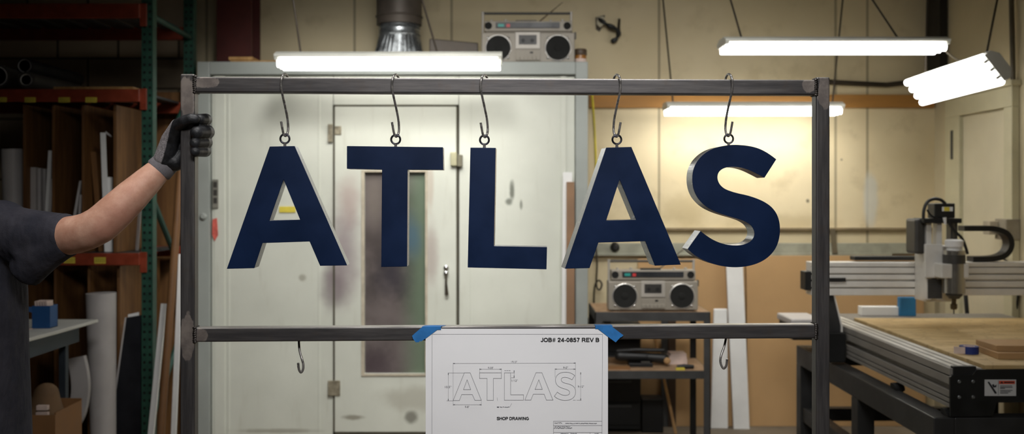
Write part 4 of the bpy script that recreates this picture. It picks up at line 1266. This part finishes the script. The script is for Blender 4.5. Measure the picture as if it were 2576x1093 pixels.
# materials stored in the upper bay (standing on the middle shelf)
def stand(name, m, pxb, pxt, wpx, pyt, Y, th, z0, label, cat, grp='white stock standing in the upper bay'):
    zt = zpx(pyt, Y); xb, xt = P(pxb, 0, Y).x, P(pxt, 0, Y).x; w = wpx / FPX * Y
    o = MB().hexa([V((xb, Y, z0)), V((xb + w, Y, z0)), V((xb + w, Y + th, z0)), V((xb, Y + th, z0)), V((xt, Y, zt)), V((xt + w, Y, zt)), V((xt + w, Y + th, zt)), V((xt, Y + th, zt))]).build(name, m, bevel=.0015)
    return tag(o, label, cat, grp)
o = MB().tube([V((P(34, 0, 5.1).x, 5.12, zs3)), V((P(26, 0, 5.1).x, 5.12, zpx(376, 5.12)))], [.052, .055], 28).build('vinyl_roll', m_whitedull, smooth=True)
tag(o, 'thick white roll in the leftmost slot of the rack above the shoulder', 'roll', 'white stock standing in the upper bay')
for k in range(3):
    stand('foam_board', m_whitedull, 76 + k * 12.8, 76 + k * 12.8, 13.5, 421 + k * 2, 5.08 + k * .03, .03, zs3, ('front left white board in the second slot of the upper rack bay', 'middle white board in the second slot of the upper rack bay', 'right white board in the second slot of the upper rack bay')[k], 'board')
stand('foam_strip', m_white, 107, 121, 9, 379, 5.06, .02, zs3, 'narrow white strip leaning right against the divider above the sleeve', 'strip')
stand('foam_strip', m_whitedull, 115, 126, 7, 450, 5.05, .012, zs3, 'shorter grey strip in front of the narrow leaning white strip above the sleeve', 'strip')
stand('foam_strip', m_whitedull, 168, 199, 6, 455, 5.06, .02, zs3, 'thin pale strip leaning steeply right in the third slot of the rack', 'strip')
stand('foam_strip', m_whitedull, 190, 200, 6, 490, 5.05, .012, zs3, 'short pale strip beside the steeply leaning one in the third slot', 'strip')
a = thing('corner_profile', P(262, 640, 5.06), 'tall white corner profile standing in the fourth slot of the rack', 'profile')
MB().hexa([P(263, 634, 5.06), P(277, 634, 5.06), P(277, 634, 5.07), P(263, 634, 5.07), P(252, 334, 5.06), P(266, 334, 5.06), P(266, 334, 5.07), P(252, 334, 5.07)]).build('long_flange', m_white, a)
MB().hexa([P(266, 336, 5.061), P(280, 346, 5.09), P(278, 346, 5.11), P(265, 336, 5.07), P(266, 330, 5.061), P(281, 342, 5.09), P(279, 342, 5.11), P(265, 330, 5.07)]).build('short_flange', m_whitedull, a)
stand('foam_strip', m_white, 268, 268, 14, 446, 5.075, .012, zs3, 'white strip behind the tall corner profile', 'strip')
stand('foam_strip', m_whitedull, 340, 348, 7, 520, 5.2, .012, zs3, 'slim pale strip in the last slot, seen just left of the green upright', 'strip')
stand('plywood_strip', m_ply, 248, 227, 13, 382, 5.1, .02, zs3, 'narrow plywood strip leaning left in the third slot of the rack', 'strip')

# rolls lying on the second beam level
z2 = zpx(226, YR1)
for (px, py, R, r, mm, lab) in ((-6, 192, .062, .05, m_greypl, 'large dark tube lying on the rack shelf, cut by the picture edge'),
                                (62, 184, .042, .034, m_dark, 'dark roll lying behind the pale tube on the rack shelf'),
                                (66, 201, .044, .029, m_greypl, 'grey tube with a pale core lying on the rack shelf over the yellow tags')):
    yy = 4.99 if py != 184 else 5.12
    c = P(px, py, yy); c.z = max(c.z, z2 + R) if py != 184 else z2 + R + .1
    t = thing('material_roll', (c.x, yy + .3, c.z - R), lab, 'roll', 'rolls on the rack shelf')
    MB().lathe(c, (0, 1, 0), [(r, 0), (R, 0), (R, .62), (r, .62), (r, .0)], 32).build('outer_wrap', mm, t, smooth=True)
    MB().lathe(c, (0, 1, 0), [(r * .82, .004), (r, -.003), (r, .6), (r * .82, .6), (r * .82, .004)], 32).build('core', m_white, t, smooth=True)
tag(MB().box((P(130, 0, 5).x, 5.02, z2), (P(330, 0, 5).x, 5.3, z2 + .018)).build('board_offcut', m_wood), 'flat pale board lying on the second rack shelf right of the rolls', 'board')

# lower bay
tag(MB().tube([V((P(262, 0, 4.94).x, 4.94, 0)), V((P(254, 0, 4.94).x, 4.94, zpx(738, 4.94)))], [.058, .074], 32).build('vinyl_roll', m_whitedull, smooth=True), 'tall white roll standing on the floor in the lower rack bay', 'roll')
pts = catmull([P(150, 1160, 4.8), P(170, 1085, 4.8), P(193, 1040, 4.8), P(203, 990, 4.8), P(202, 945, 4.8), P(193, 900, 4.8)], sub=5)
for p in pts: p.z = max(p.z, .02)
tag(MB().band([pts[0] + V((0, 0, 0))] + pts[1:], V((0, .03, 0)), .085).build('foam_sheet', m_whitedull, smooth=False), 'curved white foam strip bending down in the lower rack bay', 'foam')
t = thing('dark_panel', P(310, 1200, 5.0), 'near-black panel with a pale edge leaning in the lower rack bay', 'panel')
q0 = [P(318, 800, 5.005), P(354, 794, 5.005), P(354, 1208, 5.005), P(262, 1208, 5.005)]
for p in q0: p.z = max(p.z, .002)
MB().prism(q0, (0, .014, 0)).build('board', m_navypanel, t)
q1 = [P(314, 800, 5.005), P(318, 800, 5.005), P(262, 1208, 5.005), P(257, 1208, 5.005)]
for p in q1: p.z = max(p.z, .002)
MB().prism(q1, (0, .014, 0)).build('edge_strip', m_whitedull, t)
tag(MB().hexa([V((P(322, 0, 5.05).x, 5.04, 0)), V((P(352, 0, 5.05).x, 5.04, 0)), V((P(352, 0, 5.05).x, 5.05, 0)), V((P(322, 0, 5.05).x, 5.05, 0)), P(322, 792, 5.04), P(350, 786, 5.04), P(350, 786, 5.05), P(322, 792, 5.05)]).build('white_board', m_white), 'white board showing above the near-black panel', 'board')

# lengths leaning beside the rack
def pole(name, m, a, c, r, label, cat, flat=None):
    if flat:
        t = (c - a).normalized(); s = t.cross(V((0, 1, 0))).normalized()
        o = MB().obox((a + c) / 2, s, t.cross(s), t, flat[0], flat[1], (c - a).length).build(name, m, bevel=.002)
    else:
        o = MB().tube([a, c], r, 20).build(name, m, smooth=True)
    return tag(o, label, cat)
def floorpt(px_top, px_bot, py_top, Yt, Yb_):
    top = P(px_top, py_top, Yt); d = P(px_bot, 1093, Yb_); t = (top.z - .012) / (top.z - d.z)
    return top + (d - top) * t, top
a, c = floorpt(413, 380, 765, 4.9, 4.74); pole('foam_strip', m_white, a, c, 0, 'short white strip leaning just right of the green upright', 'strip', (.03, .015))
a, c = floorpt(455, 404, 430, 4.85, 4.62); pole('cardboard_tube', m_cardtube, a, c, .019, 'long brown cardboard tube leaning left of the steel frame', 'tube')
a, c = floorpt(456, 437, 640, 4.8, 4.62); pole('foam_strip', m_white, a, c, 0, 'tall white strip standing between the brown tube and the frame post', 'strip', (.026, .012))
tag(MB().box((P(390, 0, 5.8).x, 5.8, 0), (P(476, 0, 5.8).x, 5.815, zpx(232, 5.8))).build('plywood_sheet', m_ply, bevel=.001), 'brown plywood sheet standing behind the rack upright', 'board')

# ------------------------------------------------------------------ bench on the left
bench = thing('work_bench', (-2.7, 4.2, 0), 'blue-grey steel work bench with a white covered top, beside the person', 'bench')
b = MB(); b.prism([V((-3.4, 3.75, .885)), V((-2.03, 3.75, .885)), V((-2.0, 4.2, .885)), V((-1.985, 4.58, .885)), V((-3.4, 4.6, .885))], (0, 0, .016)); b.build('bench_top', m_benchtop, bench, bevel=.003)
b = MB(); b.box((-3.36, 3.8, .80), (-2.06, 3.84, .884)); b.box((-3.36, 4.5, .80), (-2.06, 4.54, .884)); b.box((-2.1, 3.84, .80), (-2.06, 4.5, .884)); b.box((-3.36, 3.84, .80), (-3.32, 4.5, .884)); b.build('apron', m_benchsteel, bench)
for x in (-3.36, -2.11):
    for y in (3.8, 4.44): MB().box((x, y, 0), (x + .032, y + .032, .80)).build('leg', m_benchsteel, bench, bevel=.002)
bx_ = thing('carton', P(112, 826, 4.3), 'small blue open carton with a side flap standing on the white bench', 'carton')
zb = .9015
c0 = V((P(113, 0, 4.3).x, 4.3, zb))
b = MB()
for (sx_, sy_, dx, dy) in ((.08, .003, 0, -.035), (.08, .003, 0, .035), (.003, .07, -.0385, 0), (.003, .07, .0385, 0)):
    b.obox(c0 + V((dx, dy, .05)), (1, 0, 0), (0, 1, 0), (0, 0, 1), sx_, sy_, .1)
b.obox(c0 + V((0, 0, .0015)), (1, 0, 0), (0, 1, 0), (0, 0, 1), .08, .07, .003); b.build('carton_body', m_bluebox, bx_)
MB().prism([c0 + V((-.04, -.036, .07)), c0 + V((-.04, -.036, .095)), c0 + V((-.09, -.05, .1)), c0 + V((-.094, -.05, .09))], (0, .003, 0)).build('flap', m_bluebox, bx_)
b = MB()
for k in range(5): b.obox(c0 + V((-.024 + k * .012, 0, .064)), (1, 0, .1), (0, 1, 0), (-.1, 0, 1), .008, .056, .113)
tag(b.build('crumpled_paper', m_pink), 'pinkish folded paper sticking out of the blue carton', 'paper')
tag(MB().prism([V((-2.42, 4.02, zb)), V((-2.16, 4.1, zb)), V((-2.13, 4.24, zb)), V((-2.36, 4.2, zb))], (0, 0, .004)).build('flat_sheet', m_pink), 'pinkish sheet lying flat on the bench beside the blue carton', 'paper')
tag(MB().prism([V((-2.34, 4.01, zb)), V((-2.12, 4.075, zb)), V((-2.115, 4.095, zb)), V((-2.33, 4.035, zb))], (0, 0, .006)).build('blue_strip', m_bluebox), 'dark blue strip lying along the front of the pinkish sheet on the bench', 'strip')
box = thing('cardboard_box', P(95, 1200, 4.2), 'open brown cardboard box standing under the bench', 'box')
xa, xb = P(48, 0, 4.15).x, P(139, 0, 4.15).x; zt = zpx(1040, 4.15)
b = MB()
b.box((xa - .2, 4.15, .0), (xb, 4.156, zt - .01)); b.box((xa - .2, 4.4, 0), (xb, 4.406, zt + .01)); b.box((xb - .006, 4.156, 0), (xb, 4.4, zt)); b.box((xa - .2, 4.156, 0), (xa - .194, 4.4, zt)); b.box((xa - .194, 4.156, 0), (xb - .006, 4.4, .006))
b.build('box_wall', m_card, box)
bg = thing('paper_sack', (xa + .05, 4.28, .1), 'brown paper sack with pale labels standing in the cardboard box', 'sack')
b = MB(); b.caps([(xa + .02, 4.28, .16), (xa + .05, 4.28, .5), (xa + .055, 4.28, .6)], [.1, .085, .055], 20); b.build('sack_body', mat('brown_paper', (104, 80, 54), .8, var=.2), bg, voxel=.008, relax=3)
for k in range(3): MB().box((xa + .055 + k * .004, 4.18 - k * .003, .555 + k * .03 - .06), (xa + .11, 4.195, .575 + k * .03 - .06)).build('sack_label', m_pink, bg)

# ------------------------------------------------------------------ steel cart with the second boombox
YC = 5.45
cart = thing('steel_cart', P(1640, 1150, 5.6), 'grey steel cart with wooden shelves standing right of the booth', 'cart')
cx0, cx1 = P(1497, 0, YC).x, P(1787, 0, YC).x
zct = zpx(786, YC); zcs = zpx(934, YC)
for (z, h) in ((zct, .052), (zcs, .046)):
    b = MB(); b.box((cx0, YC, z - h), (cx1, YC + .005, z)); b.box((cx0, YC + .45, z - h), (cx1, YC + .455, z)); b.box((cx0, YC, z - h), (cx0 + .005, YC + .455, z)); b.box((cx1 - .005, YC, z - h), (cx1, YC + .455, z))
    b.build('shelf_rim', m_frame, cart, bevel=.001)
    MB().box((cx0 + .006, YC + .006, z - .02), (cx1 - .006, YC + .449, z + .001)).build('shelf_board', m_cartwood, cart)
for x in (cx0, cx1 - .038):
    for y in (YC - .003, YC + .42):
        b = MB(); b.box((x, y, 0), (x + .038, y + .004, zct - .001)); xx = x if x == cx0 else x + .034; b.box((xx, y, 0), (xx + .004, y + .038, zct - .001))
        b.build('leg', m_frame if y < 5.6 else m_blk, cart)
boom2 = copy_tree(boom1)
sc2 = ((1757 - 1530) / FPX * (YC + .02)) / .559
boom2.location = V((P(1643.5, 0, YC + .02).x, YC + .02, zct + .002)); boom2.scale = (sc2 * 1.0,) * 3
boom2['label'] = 'silver boombox with round black speakers standing on the steel cart'
# tools and papers on the lower shelf
zsh = zcs + .001
def sx(px, Y=5.6): return P(px, 0, Y).x
dr_ = thing('cordless_drill', (sx(1610), 5.62, zsh), 'black power drill lying on the lower shelf of the steel cart', 'drill')
b = MB(); b.caps([(sx(1560), 5.62, zsh + .055), (sx(1625), 5.62, zsh + .05)], [.03, .028], 14); b.caps([(sx(1625), 5.62, zsh + .05), (sx(1672), 5.62, zsh + .04)], [.026, .032], 14); b.build('drill_body', m_blkpl, dr_, voxel=.004, relax=2)
b = MB().tube([(sx(1552), 5.62, zsh + .085), (sx(1600), 5.6, zsh + .095), (sx(1670), 5.6, zsh + .092)], .012, 10); b.build('handle', m_blkpl, dr_, smooth=True)
b = MB().lathe((sx(1676), 5.575, zsh + .036), (0, -1, 0), [(.018, 0), (.02, .01), (.011, .02)], 18); b.build('chuck', mat('tan_cap', (176, 140, 96), .5), dr_, smooth=True)
b = MB().box((sx(1580), 5.56, zsh), (sx(1640), 5.64, zsh + .022)); b.build('battery', m_blkpl, dr_, bevel=.003)
MB().box((sx(1610), 5.557, zsh + .024), (sx(1632), 5.567, zsh + .034)).build('nameplate', m_greypl, dr_)
for k in range(4):
    a_ = .03 * (k % 2)
    tag(MB().obox((sx(1705) + .004 * k, 5.7, zsh + .008 + k * .016), (1, a_, 0), (-a_, 1, 0), (0, 0, 1), .13 - k * .012, .1, .0155).build('paper_pad', m_pink), f'cream paper pad on the lower cart shelf, {("bottom", "second from bottom", "third from bottom", "top")[k]} of the stack', 'paper pad', 'paper pads on the cart')
tag(MB().tube([(sx(1703, 5.5), 5.5, zsh + .014), (sx(1720, 5.5), 5.5, zsh + .016), (sx(1745, 5.5), 5.5, zsh + .014)], [.009, .0135, .011], 14).build('utility_knife', m_blkpl, smooth=True), 'black handled knife lying in front of the paper pads on the cart', 'knife')
tag(MB().box((sx(1700, 5.475), 5.462, zsh), (sx(1722, 5.475), 5.484, zsh + .012)).build('sticky_note', m_yellow), 'small yellow pad at the front edge of the lower cart shelf', 'note pad')
tag(MB().box((sx(1530, 5.5), 5.49, zsh), (sx(1585, 5.5), 5.55, zsh + .012)).build('wood_block', m_card), 'flat brown wooden block at the left end of the lower cart shelf', 'block')

# behind the cart
cab = thing('tool_cabinet', P(1546, 1080, 6.1), 'black tool cabinet standing behind the steel cart', 'cabinet')
kx0, kx1 = P(1482, 0, 6.0).x, P(1612, 0, 6.0).x; kz = zpx(815, 6.0)
MB().box((kx0, 6.0, .02), (kx1, 6.28, kz)).build('cabinet_body', m_blk, cab, bevel=.004)
for k in range(4):
    d_ = MB().box((kx0 + .012, 5.99, .05 + k * .155), (kx1 - .012, 6.0, .19 + k * .155)).build('drawer', m_blk, cab, bevel=.002)
    MB().box((kx0 + .06, 5.98, .165 + k * .155), (kx1 - .06, 5.99, .178 + k * .155)).build('drawer_handle', m_frame, d_)
for k, (dx, dy, dz) in enumerate(((0, 0, 0), (.01, .07, .0), (.004, .03, .045))):
    cl = thing('bar_clamp', (sx(1505, 6.1), 6.1 + dy, kz + dz), ('front black bar clamp lying on the tool cabinet left of the lower boombox', 'rear black bar clamp lying on the tool cabinet left of the lower boombox', 'upper black bar clamp lying across the others on the tool cabinet')[k], 'clamp', 'bar clamps on the cabinet')
    z = kz + .02 + dz; y = 6.06 + dy
    MB().box((kx0 + .002 + dx, y - .005, z - .01), (kx0 + .28 + dx, y + .005, z + .012)).build('bar', m_galv, cl, bevel=.001)
    MB().box((kx0 + .03 + dx, y - .012, z - .019), (kx0 + .06 + dx, y + .012, z + .05)).build('fixed_jaw', m_blkpl, cl, bevel=.003)
    MB().box((kx0 + .1 + dx, y - .012, z - .019), (kx0 + .14 + dx, y + .012, z + .045)).build('sliding_jaw', m_blkpl, cl, bevel=.003)
    MB().cyl((kx0 + .14 + dx, y, z + .03), (kx0 + .22 + dx, y, z + .03), .011, n=12).build('grip', m_blkpl, cl, smooth=True)
tag(MB().tube(catmull([P(1497, 600, 6.25), P(1502, 660, 6.22), P(1500, 716, 6.2), P(1508, 730, 6.19), P(1514, 716, 6.2), P(1506, 706, 6.21), P(1496, 722, 6.21), P(1494, 770, 6.22), P(1500, 812, 6.2)], sub=5), .006, 8).build('hose', m_wire, smooth=True), 'thin dark hose looping down the wall behind the lower boombox', 'hose')
tag(MB().lathe(P(1545, 622, 6.29), (0, -1, 0), [(.03, 0), (.034, .02), (.03, .05), (.012, .07)], 18).build('wall_knob', m_blkpl, smooth=True), 'dark round fitting on the wall above the lower boombox', 'fitting')
tag(MB().box((P(1614, 0, 6.02).x, 6.0, 0), (P(1668, 0, 6.02).x, 6.15, zpx(1006, 6.0))).build('plastic_bin', m_blkpl, bevel=.006), 'low black bin on the floor right of the tool cabinet', 'bin')
pole('wooden_stick', m_wood, V((P(1700, 0, 5.93).x, 5.93, .0)) + V((0, 0, .01)), P(1640, 815, 6.14), .01, 'thin wooden stick leaning beside the tool cabinet', 'stick', (.018, .018))
pole('steel_post', m_frame, V((P(1672, 0, 6.16).x, 6.16, .0)), P(1672, 790, 6.16), 0, 'dark grey steel bar standing against the fibreboard sheet', 'bar', (.045, .012))
pole('timber_post', mat('dark_timber', (70, 52, 36), .7), V((P(1690, 0, 6.16).x, 6.155, .0)), P(1690, 795, 6.155), 0, 'dark brown timber standing beside the dark grey bar', 'timber', (.05, .012))

# ------------------------------------------------------------------ CNC router
cnc = thing('cnc_router', (2.1, 4.5, 0), 'large CNC router table with an aluminium gantry standing on the right', 'machine')
X0, YN, YFAR = 1.665, 3.63, 5.32
def along_y(b, prof, y0, y1): return b.prism([V((x, y0, z)) for x, z in prof], (0, y1 - y0, 0))
def along_x(b, prof, x0, x1): return b.prism([V((x0, y, z)) for y, z in prof], (x1 - x0, 0, 0))
# grooved left rail
def slotted(z0, z1, slots, depth, a, c, flip=1):
    pts = [(a, z0)]
    for s0, s1 in slots: pts += [(a, s0), (a + depth, s0), (a + depth, s1), (a, s1)]
    pts += [(a, z1), (c, z1), (c, z0)]
    return pts
rail = slotted(.688, .838, [(.702, .707), (.722, .727), (.752, .776), (.806, .811)], .03, X0, X0 + .125)
along_y(MB(), rail, YN, YFAR).build('side_rail', m_rail, cnc, bevel=.001)
b = MB()
for k in range(3): along_y(b, [(X0 + .012 + k * .036, .8385), (X0 + .034 + k * .036, .8385), (X0 + .034 + k * .036, .843), (X0 + .012 + k * .036, .843)], YN, YFAR)
b.build('rail_rib', m_alu, cnc)
MB().box((X0 + .012, YN - .004, .8), (X0 + .1, YN + .02, .846)).build('rail_end_cap', m_blkpl, cnc, bevel=.002)
MB().box((X0 + .135, YN, .82), (2.72, 5.02, .85)).build('bed_board', m_spoil, cnc, bevel=.0015)
b = MB()
for k in range(5): b.box((X0 + .13, 5.03 + k * .058, .8), (2.72, 5.075 + k * .058, .838))
b.build('bed_slat', m_rail, cnc, bevel=.002)
b = MB().box((X0 + .135, YN + .01, .72), (2.72, YFAR, .8195)); b.build('bed_frame', m_blk, cnc)
# front plate: polygon, bolts, warning label
yp = YN - .012
pl = [P(2390, 950, yp), P(2397, 944, yp), P(2446, 944, yp), P(2456, 931, yp), P(2760, 928, yp), P(2760, 1012, yp), P(2508, 1014, yp), P(2498, 1048, yp), P(2391, 1050, yp)]
fp = MB().prism(pl, (0, .01, 0)).build('front_plate', m_blk, cnc, bevel=.001)
for x, y in ((2413, 961), (2448, 961), (2413, 1000), (2448, 1000)):
    MB().lathe(P(x, y, yp), (0, -1, 0), [(.0065, 0), (.0065, .002), (.005, .0035), (.0028, .0035), (.0028, .0018)], 16).build('bolt', m_galv, fp, smooth=True)
lab = MB().box(P(2477, 956, yp - .0006), P(2556, 997, yp)).build('warning_label', m_labelgrey, fp)
def lb(px0, py0, px1, py1, off=.0008): return P(px0, py0, yp - off - .0004), P(px1, py1, yp - off)
b = MB().box(*lb(2513, 959, 2553, 967)); b.build('label_header', m_warnred, fp)
b = MB()
b.prism([P(2484, 962, yp - .0013), P(2488, 961, yp - .0013), P(2508, 990, yp - .0013), P(2503, 992, yp - .0013)], (0, -.0003, 0))
b.prism([P(2495, 969, yp - .0013), P(2500, 967, yp - .0013), P(2502, 972, yp - .0013), P(2507, 968, yp - .0013), P(2506, 975, yp - .0013), P(2499, 976, yp - .0013)], (0, -.0003, 0))
b.prism([P(2516, 965.6, yp - .0016), P(2520, 960, yp - .0016), P(2524, 965.6, yp - .0016)], (0, -.0003, 0))
b.box(*lb(2526, 961.5, 2551, 964.5, .0013))
for (y, w) in ((972, 30), (975.5, 31), (978, 12), (983, 31), (986.5, 26), (990, 20)): b.box(*lb(2516, y - .6, 2516 + w, y + .9, .0008))
b.box(*lb(2511.4, 958, 2512, 995)); b.build('label_print', m_ink, fp)
# welded base
b = MB()
zb1 = .652
for (a, c) in (((1.6, YN - .01, .55), (1.68, YFAR + .05, zb1)), ((1.68, YN - .01, .55), (2.72, YN + .07, zb1)), ((1.68, YFAR - .03, .55), (2.72, YFAR + .05, zb1))): b.box(a, c)
b.build('base_frame', m_cncbase, cnc, bevel=.004)
for y in (YN, 4.42, YFAR - .03):
    for x in (1.6, 2.62): MB().box((x, y, 0), (x + .08, y + .08, .55)).build('base_leg', m_cncbase, cnc, bevel=.003)
b = MB()
b.box((1.61, YN + .08, .24), (1.67, YFAR, .32)); b.box((1.68, YFAR - .02, .24), (2.62, YFAR + .04, .31))
b.build('stretcher', m_cncbase, cnc, bevel=.003)
for y in (4.15, 3.66):
    MB().tube([V((1.66, y, .652)), V((1.7, y, .665))], [.03, .02], 14).build('levelling_foot', m_blkpl, cnc, smooth=True)
# gantry
YG = 4.75
gz1, gz0 = zpx(661, YG), zpx(744, YG)
h = gz1 - gz0
gx0 = P(2043, 0, YG).x
gan = slotted(gz0, gz1, [(gz0 + h * .2, gz0 + h * .25), (gz0 + h * .42, gz0 + h * .48), (gz0 + h * .62, gz0 + h * .67), (gz0 + h * .84, gz0 + h * .87)], .02, YG, YG + .1)
along_x(MB(), gan, gx0, 2.72).build('gantry_beam', m_alu, cnc, bevel=.002)
MB().box(P(2025, 684, YG + .01), P(2044, 727, YG + .09)).build('beam_end_cap', m_blkpl, cnc, bevel=.003)
MB().box(P(2086, 700, YG - .012), P(2126, 708, YG + .001)).build('slot_insert', m_blkpl, cnc, bevel=.002)
b = MB().prism([P(2076, 745, YG + .02), P(2101, 745, YG + .02), P(2118, 822, YG + .02), P(2118, 902, YG + .02), P(2078, 902, YG + .02)], (0, .07, 0)); b.build('gantry_leg', m_cncbase, cnc, bevel=.003)
b = MB().prism([P(2098, 745, YG + .01), P(2101, 745, YG + .01), P(2120, 822, YG + .01), P(2120, 900, YG + .01), P(2116, 900, YG + .01), P(2116, 822, YG + .01)], (0, .012, 0)); b.build('leg_edge', m_alu, cnc)
MB().box(P(2082, 838, YG - .02), P(2115, 906, YG + .06)).build('drive_motor', m_blk, cnc, bevel=.006)
# far end of the rail, left of the frame post
b = MB().box((1.5, 5.1, .72), (X0 - .002, 5.36, .8)); b.build('rail_motor', m_blk, cnc, bevel=.006)
b = MB().box((1.49, 5.09, .8), (X0 - .002, 5.37, .835)); b.build('rail_motor_cover', m_whitedull, cnc, bevel=.008)
# z axis carriage
YZ = 4.62
def zb(px0, py0, px1, py1, y0, y1): return P(px0, py0, y0), V((P(px1, py1, y0).x, y1, P(px1, py1, y0).z))
MB().box(*zb(2329, 620, 2408, 760, YZ, YG)).build('carriage_plate', m_alu, cnc, bevel=.003)
for x in (2331, 2357): MB().box(*zb(x, 562, x + 13, 755, YZ - .03, YZ + .02)).build('guide_rail', m_alu, cnc, bevel=.002)
for x in (2392, 2404): MB().box(*zb(x, 562, x + 5, 640, YZ - .03, YZ + .02)).build('guide_rail', m_frame, cnc, bevel=.001)
MB().box(*zb(2328, 615, 2372, 700, YZ - .05, YZ - .03)).build('carriage_block', m_alu, cnc, bevel=.003)
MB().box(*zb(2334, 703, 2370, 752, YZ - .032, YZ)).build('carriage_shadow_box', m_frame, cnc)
MB().box(*zb(2324, 550, 2420, 562, YZ - .06, YZ + .06)).build('top_plate', m_blkpl, cnc, bevel=.002)
mo = MB().box(*zb(2351, 512, 2403, 549, YZ - .05, YZ + .03)).build('axis_motor', m_blkpl, cnc, bevel=.004)
MB().box(*zb(2370, 521, 2397, 532, YZ - .0515, YZ - .05)).build('motor_label', m_white, mo)
MB().box(*zb(2375, 521.5, 2389, 531.5, YZ - .0525, YZ - .0515)).build('motor_label_mark', m_yellow, mo, label='yellow block on the motor label')
MB().box(*zb(2303, 551, 2328, 640, YZ - .02, YZ + .1)).build('cable_cover', m_greypl, cnc, bevel=.012)
YS = 4.53
sc_ = P(2400, 0, YS).x; kz_ = lambda py: zpx(py, YS); pr = lambda p: p / FPX * YS
b = MB().lathe((sc_, YS, kz_(738)), (0, 0, 1), [(pr(26), 0), (pr(26), kz_(632) - kz_(738)), (pr(24), kz_(630) - kz_(738))], 36); sp = b.build('spindle', m_spindle, cnc, smooth=True)
MB().lathe((sc_, YS, kz_(663)), (0, 0, 1), [(pr(26.5), 0), (pr(26.5), kz_(641) - kz_(663))], 36).build('spindle_band', m_greypl, sp, smooth=True)
b = MB().lathe((sc_, YS, kz_(630)), (0, 0, 1), [(pr(18), 0), (pr(18), pr(8)), (pr(22), pr(9)), (pr(22), pr(24)), (pr(17), pr(27))], 32); b.build('spindle_head', m_white, sp, smooth=True)
MB().box(*zb(2369, 665, 2438, 701, YS - .04, YZ - .03)).build('spindle_clamp', m_alu, cnc, bevel=.004)
b = MB().lathe((sc_, YS, kz_(752)), (0, 0, 1), [(pr(12), 0), (pr(20), pr(9)), (pr(20), pr(14))], 28); b.build('spindle_nose', m_greypl, sp, smooth=True)
b = MB().lathe((sc_ - .001, YS, kz_(779)), (0, 0, 1), [(pr(7), 0), (pr(8.5), pr(3)), (pr(8.5), pr(13)), (pr(5.5), pr(15)), (pr(5.5), pr(27))], 12); b.build('collet', mat('bronze_collet', (96, 84, 62), .35, .8), sp)
MB().cyl((sc_ - .001, YS, kz_(791)), (sc_ - .001, YS, kz_(779)), pr(2), n=10).build('cutter', m_galv, sp, smooth=True)
for pts_, r_ in (([(2323, 552), (2324, 530), (2332, 510), (2348, 501), (2366, 503), (2378, 513)], .008), ([(2332, 528), (2340, 540), (2352, 548), (2366, 552)], .005), ([(2382, 552), (2400, 580), (2420, 600), (2430, 625), (2434, 640)], .007)):
    MB().tube(catmull([P(x, y, YZ - .055) for x, y in pts_], sub=5), r_, 8).build('cable', m_blkpl, cnc, smooth=True)
MB().tube([P(2376, 548, YZ - .07), P(2378, 565, YZ - .07)], [.009, .005], 10).build('cable_plug', m_white, cnc, smooth=True)
# drag chains
pts = catmull([P(2418, 575, 4.8), P(2460, 575, 4.8), P(2496, 576, 4.8), P(2526, 588, 4.8), P(2537, 613, 4.8), P(2526, 638, 4.8), P(2498, 650, 4.8), P(2440, 652, 4.8)], sub=6)
MB().band(pts, V((0, .07, 0)), .026).build('drag_chain', m_blkpl, cnc)
MB().box(P(2150, 646, 4.8), V((P(2312, 646, 4.8).x, 4.87, zpx(656, 4.8)))).build('chain_tray', m_blkpl, cnc, bevel=.003)
# loose things on the bed
zbed = .8505
rl = thing('tape_roll', (1.868, 3.9, zbed), 'blue roll of tape with a pale loose end lying on the plywood bed', 'tape')
tx, ty = 1.868, 3.9
MB().lathe((tx, ty, zbed), (0, 0, 1), [(.022, 0), (.037, 0), (.037, .03), (.022, .03), (.022, 0)], 36).build('tape_winding', mat('navy_blue_tape', (24, 44, 112), .5), rl, smooth=True)
MB().lathe((tx, ty, zbed), (0, 0, 1), [(.019, 0), (.022, 0), (.022, .03), (.019, .03), (.019, 0)], 36).build('core', m_pink, rl, smooth=True)
MB().band(catmull([V((tx - .028, ty - .026, zbed + .0155)), V((tx - .05, ty - .02, zbed + .0155)), V((tx - .068, ty - .012, zbed + .0155))], sub=4), V((0, 0, .028)), .001).build('loose_end', m_pink, rl, label='pale backing of the loose tape end')
tag(MB().prism([V((1.915, 3.76, zbed)), V((2.5, 3.76, zbed)), V((2.5, 3.95, zbed)), V((1.925, 3.95, zbed))], (0, 0, .024)).build('fibreboard_block', m_mdfedge, bevel=.001), 'lower brown block of the pair lying at the front of the plywood bed', 'block', 'brown blocks on the bed')
tag(MB().prism([V((1.93, 3.8, zbed + .0245)), V((2.5, 3.79, zbed + .0245)), V((2.5, 3.96, zbed + .0245)), V((1.93, 3.97, zbed + .0245))], (0, 0, .022)).build('fibreboard_block', m_mdfedge, bevel=.001), 'upper brown block of the pair lying at the front of the plywood bed', 'block', 'brown blocks on the bed')
tag(MB().box(P(2168, 773, 5.2), V((P(2264, 790, 5.2).x, 5.26, .8385))).build('foam_block', m_white, bevel=.002), 'low white block at the far edge of the router bed', 'block')
tag(MB().box(P(2264, 749, 5.18), V((P(2305, 790, 5.18).x, 5.22, .8385))).build('foam_pad', m_bluepad, bevel=.004), 'square blue pad standing beside the white block at the far edge of the bed', 'pad')
# dark pole and cord seen below the gantry
t0, t1 = P(2428, 730, 5.6), P(2442, 900, 5.55); k = (t0.z - .012) / (t0.z - t1.z)
tag(MB().tube([t0, t0 + (t1 - t0) * k], .012, 10).build('pole', m_blkpl, smooth=True), 'thick black pole leaning behind the spindle of the router', 'pole')
tag(MB().tube([V((2.775, 5.215, 1.02)), V((2.775, 5.26, .8)), V((2.775, 5.33, .5))], .006, 10).build('cord', m_blkpl, smooth=True), 'thin dark cord hanging on the right wall behind the router', 'cord')
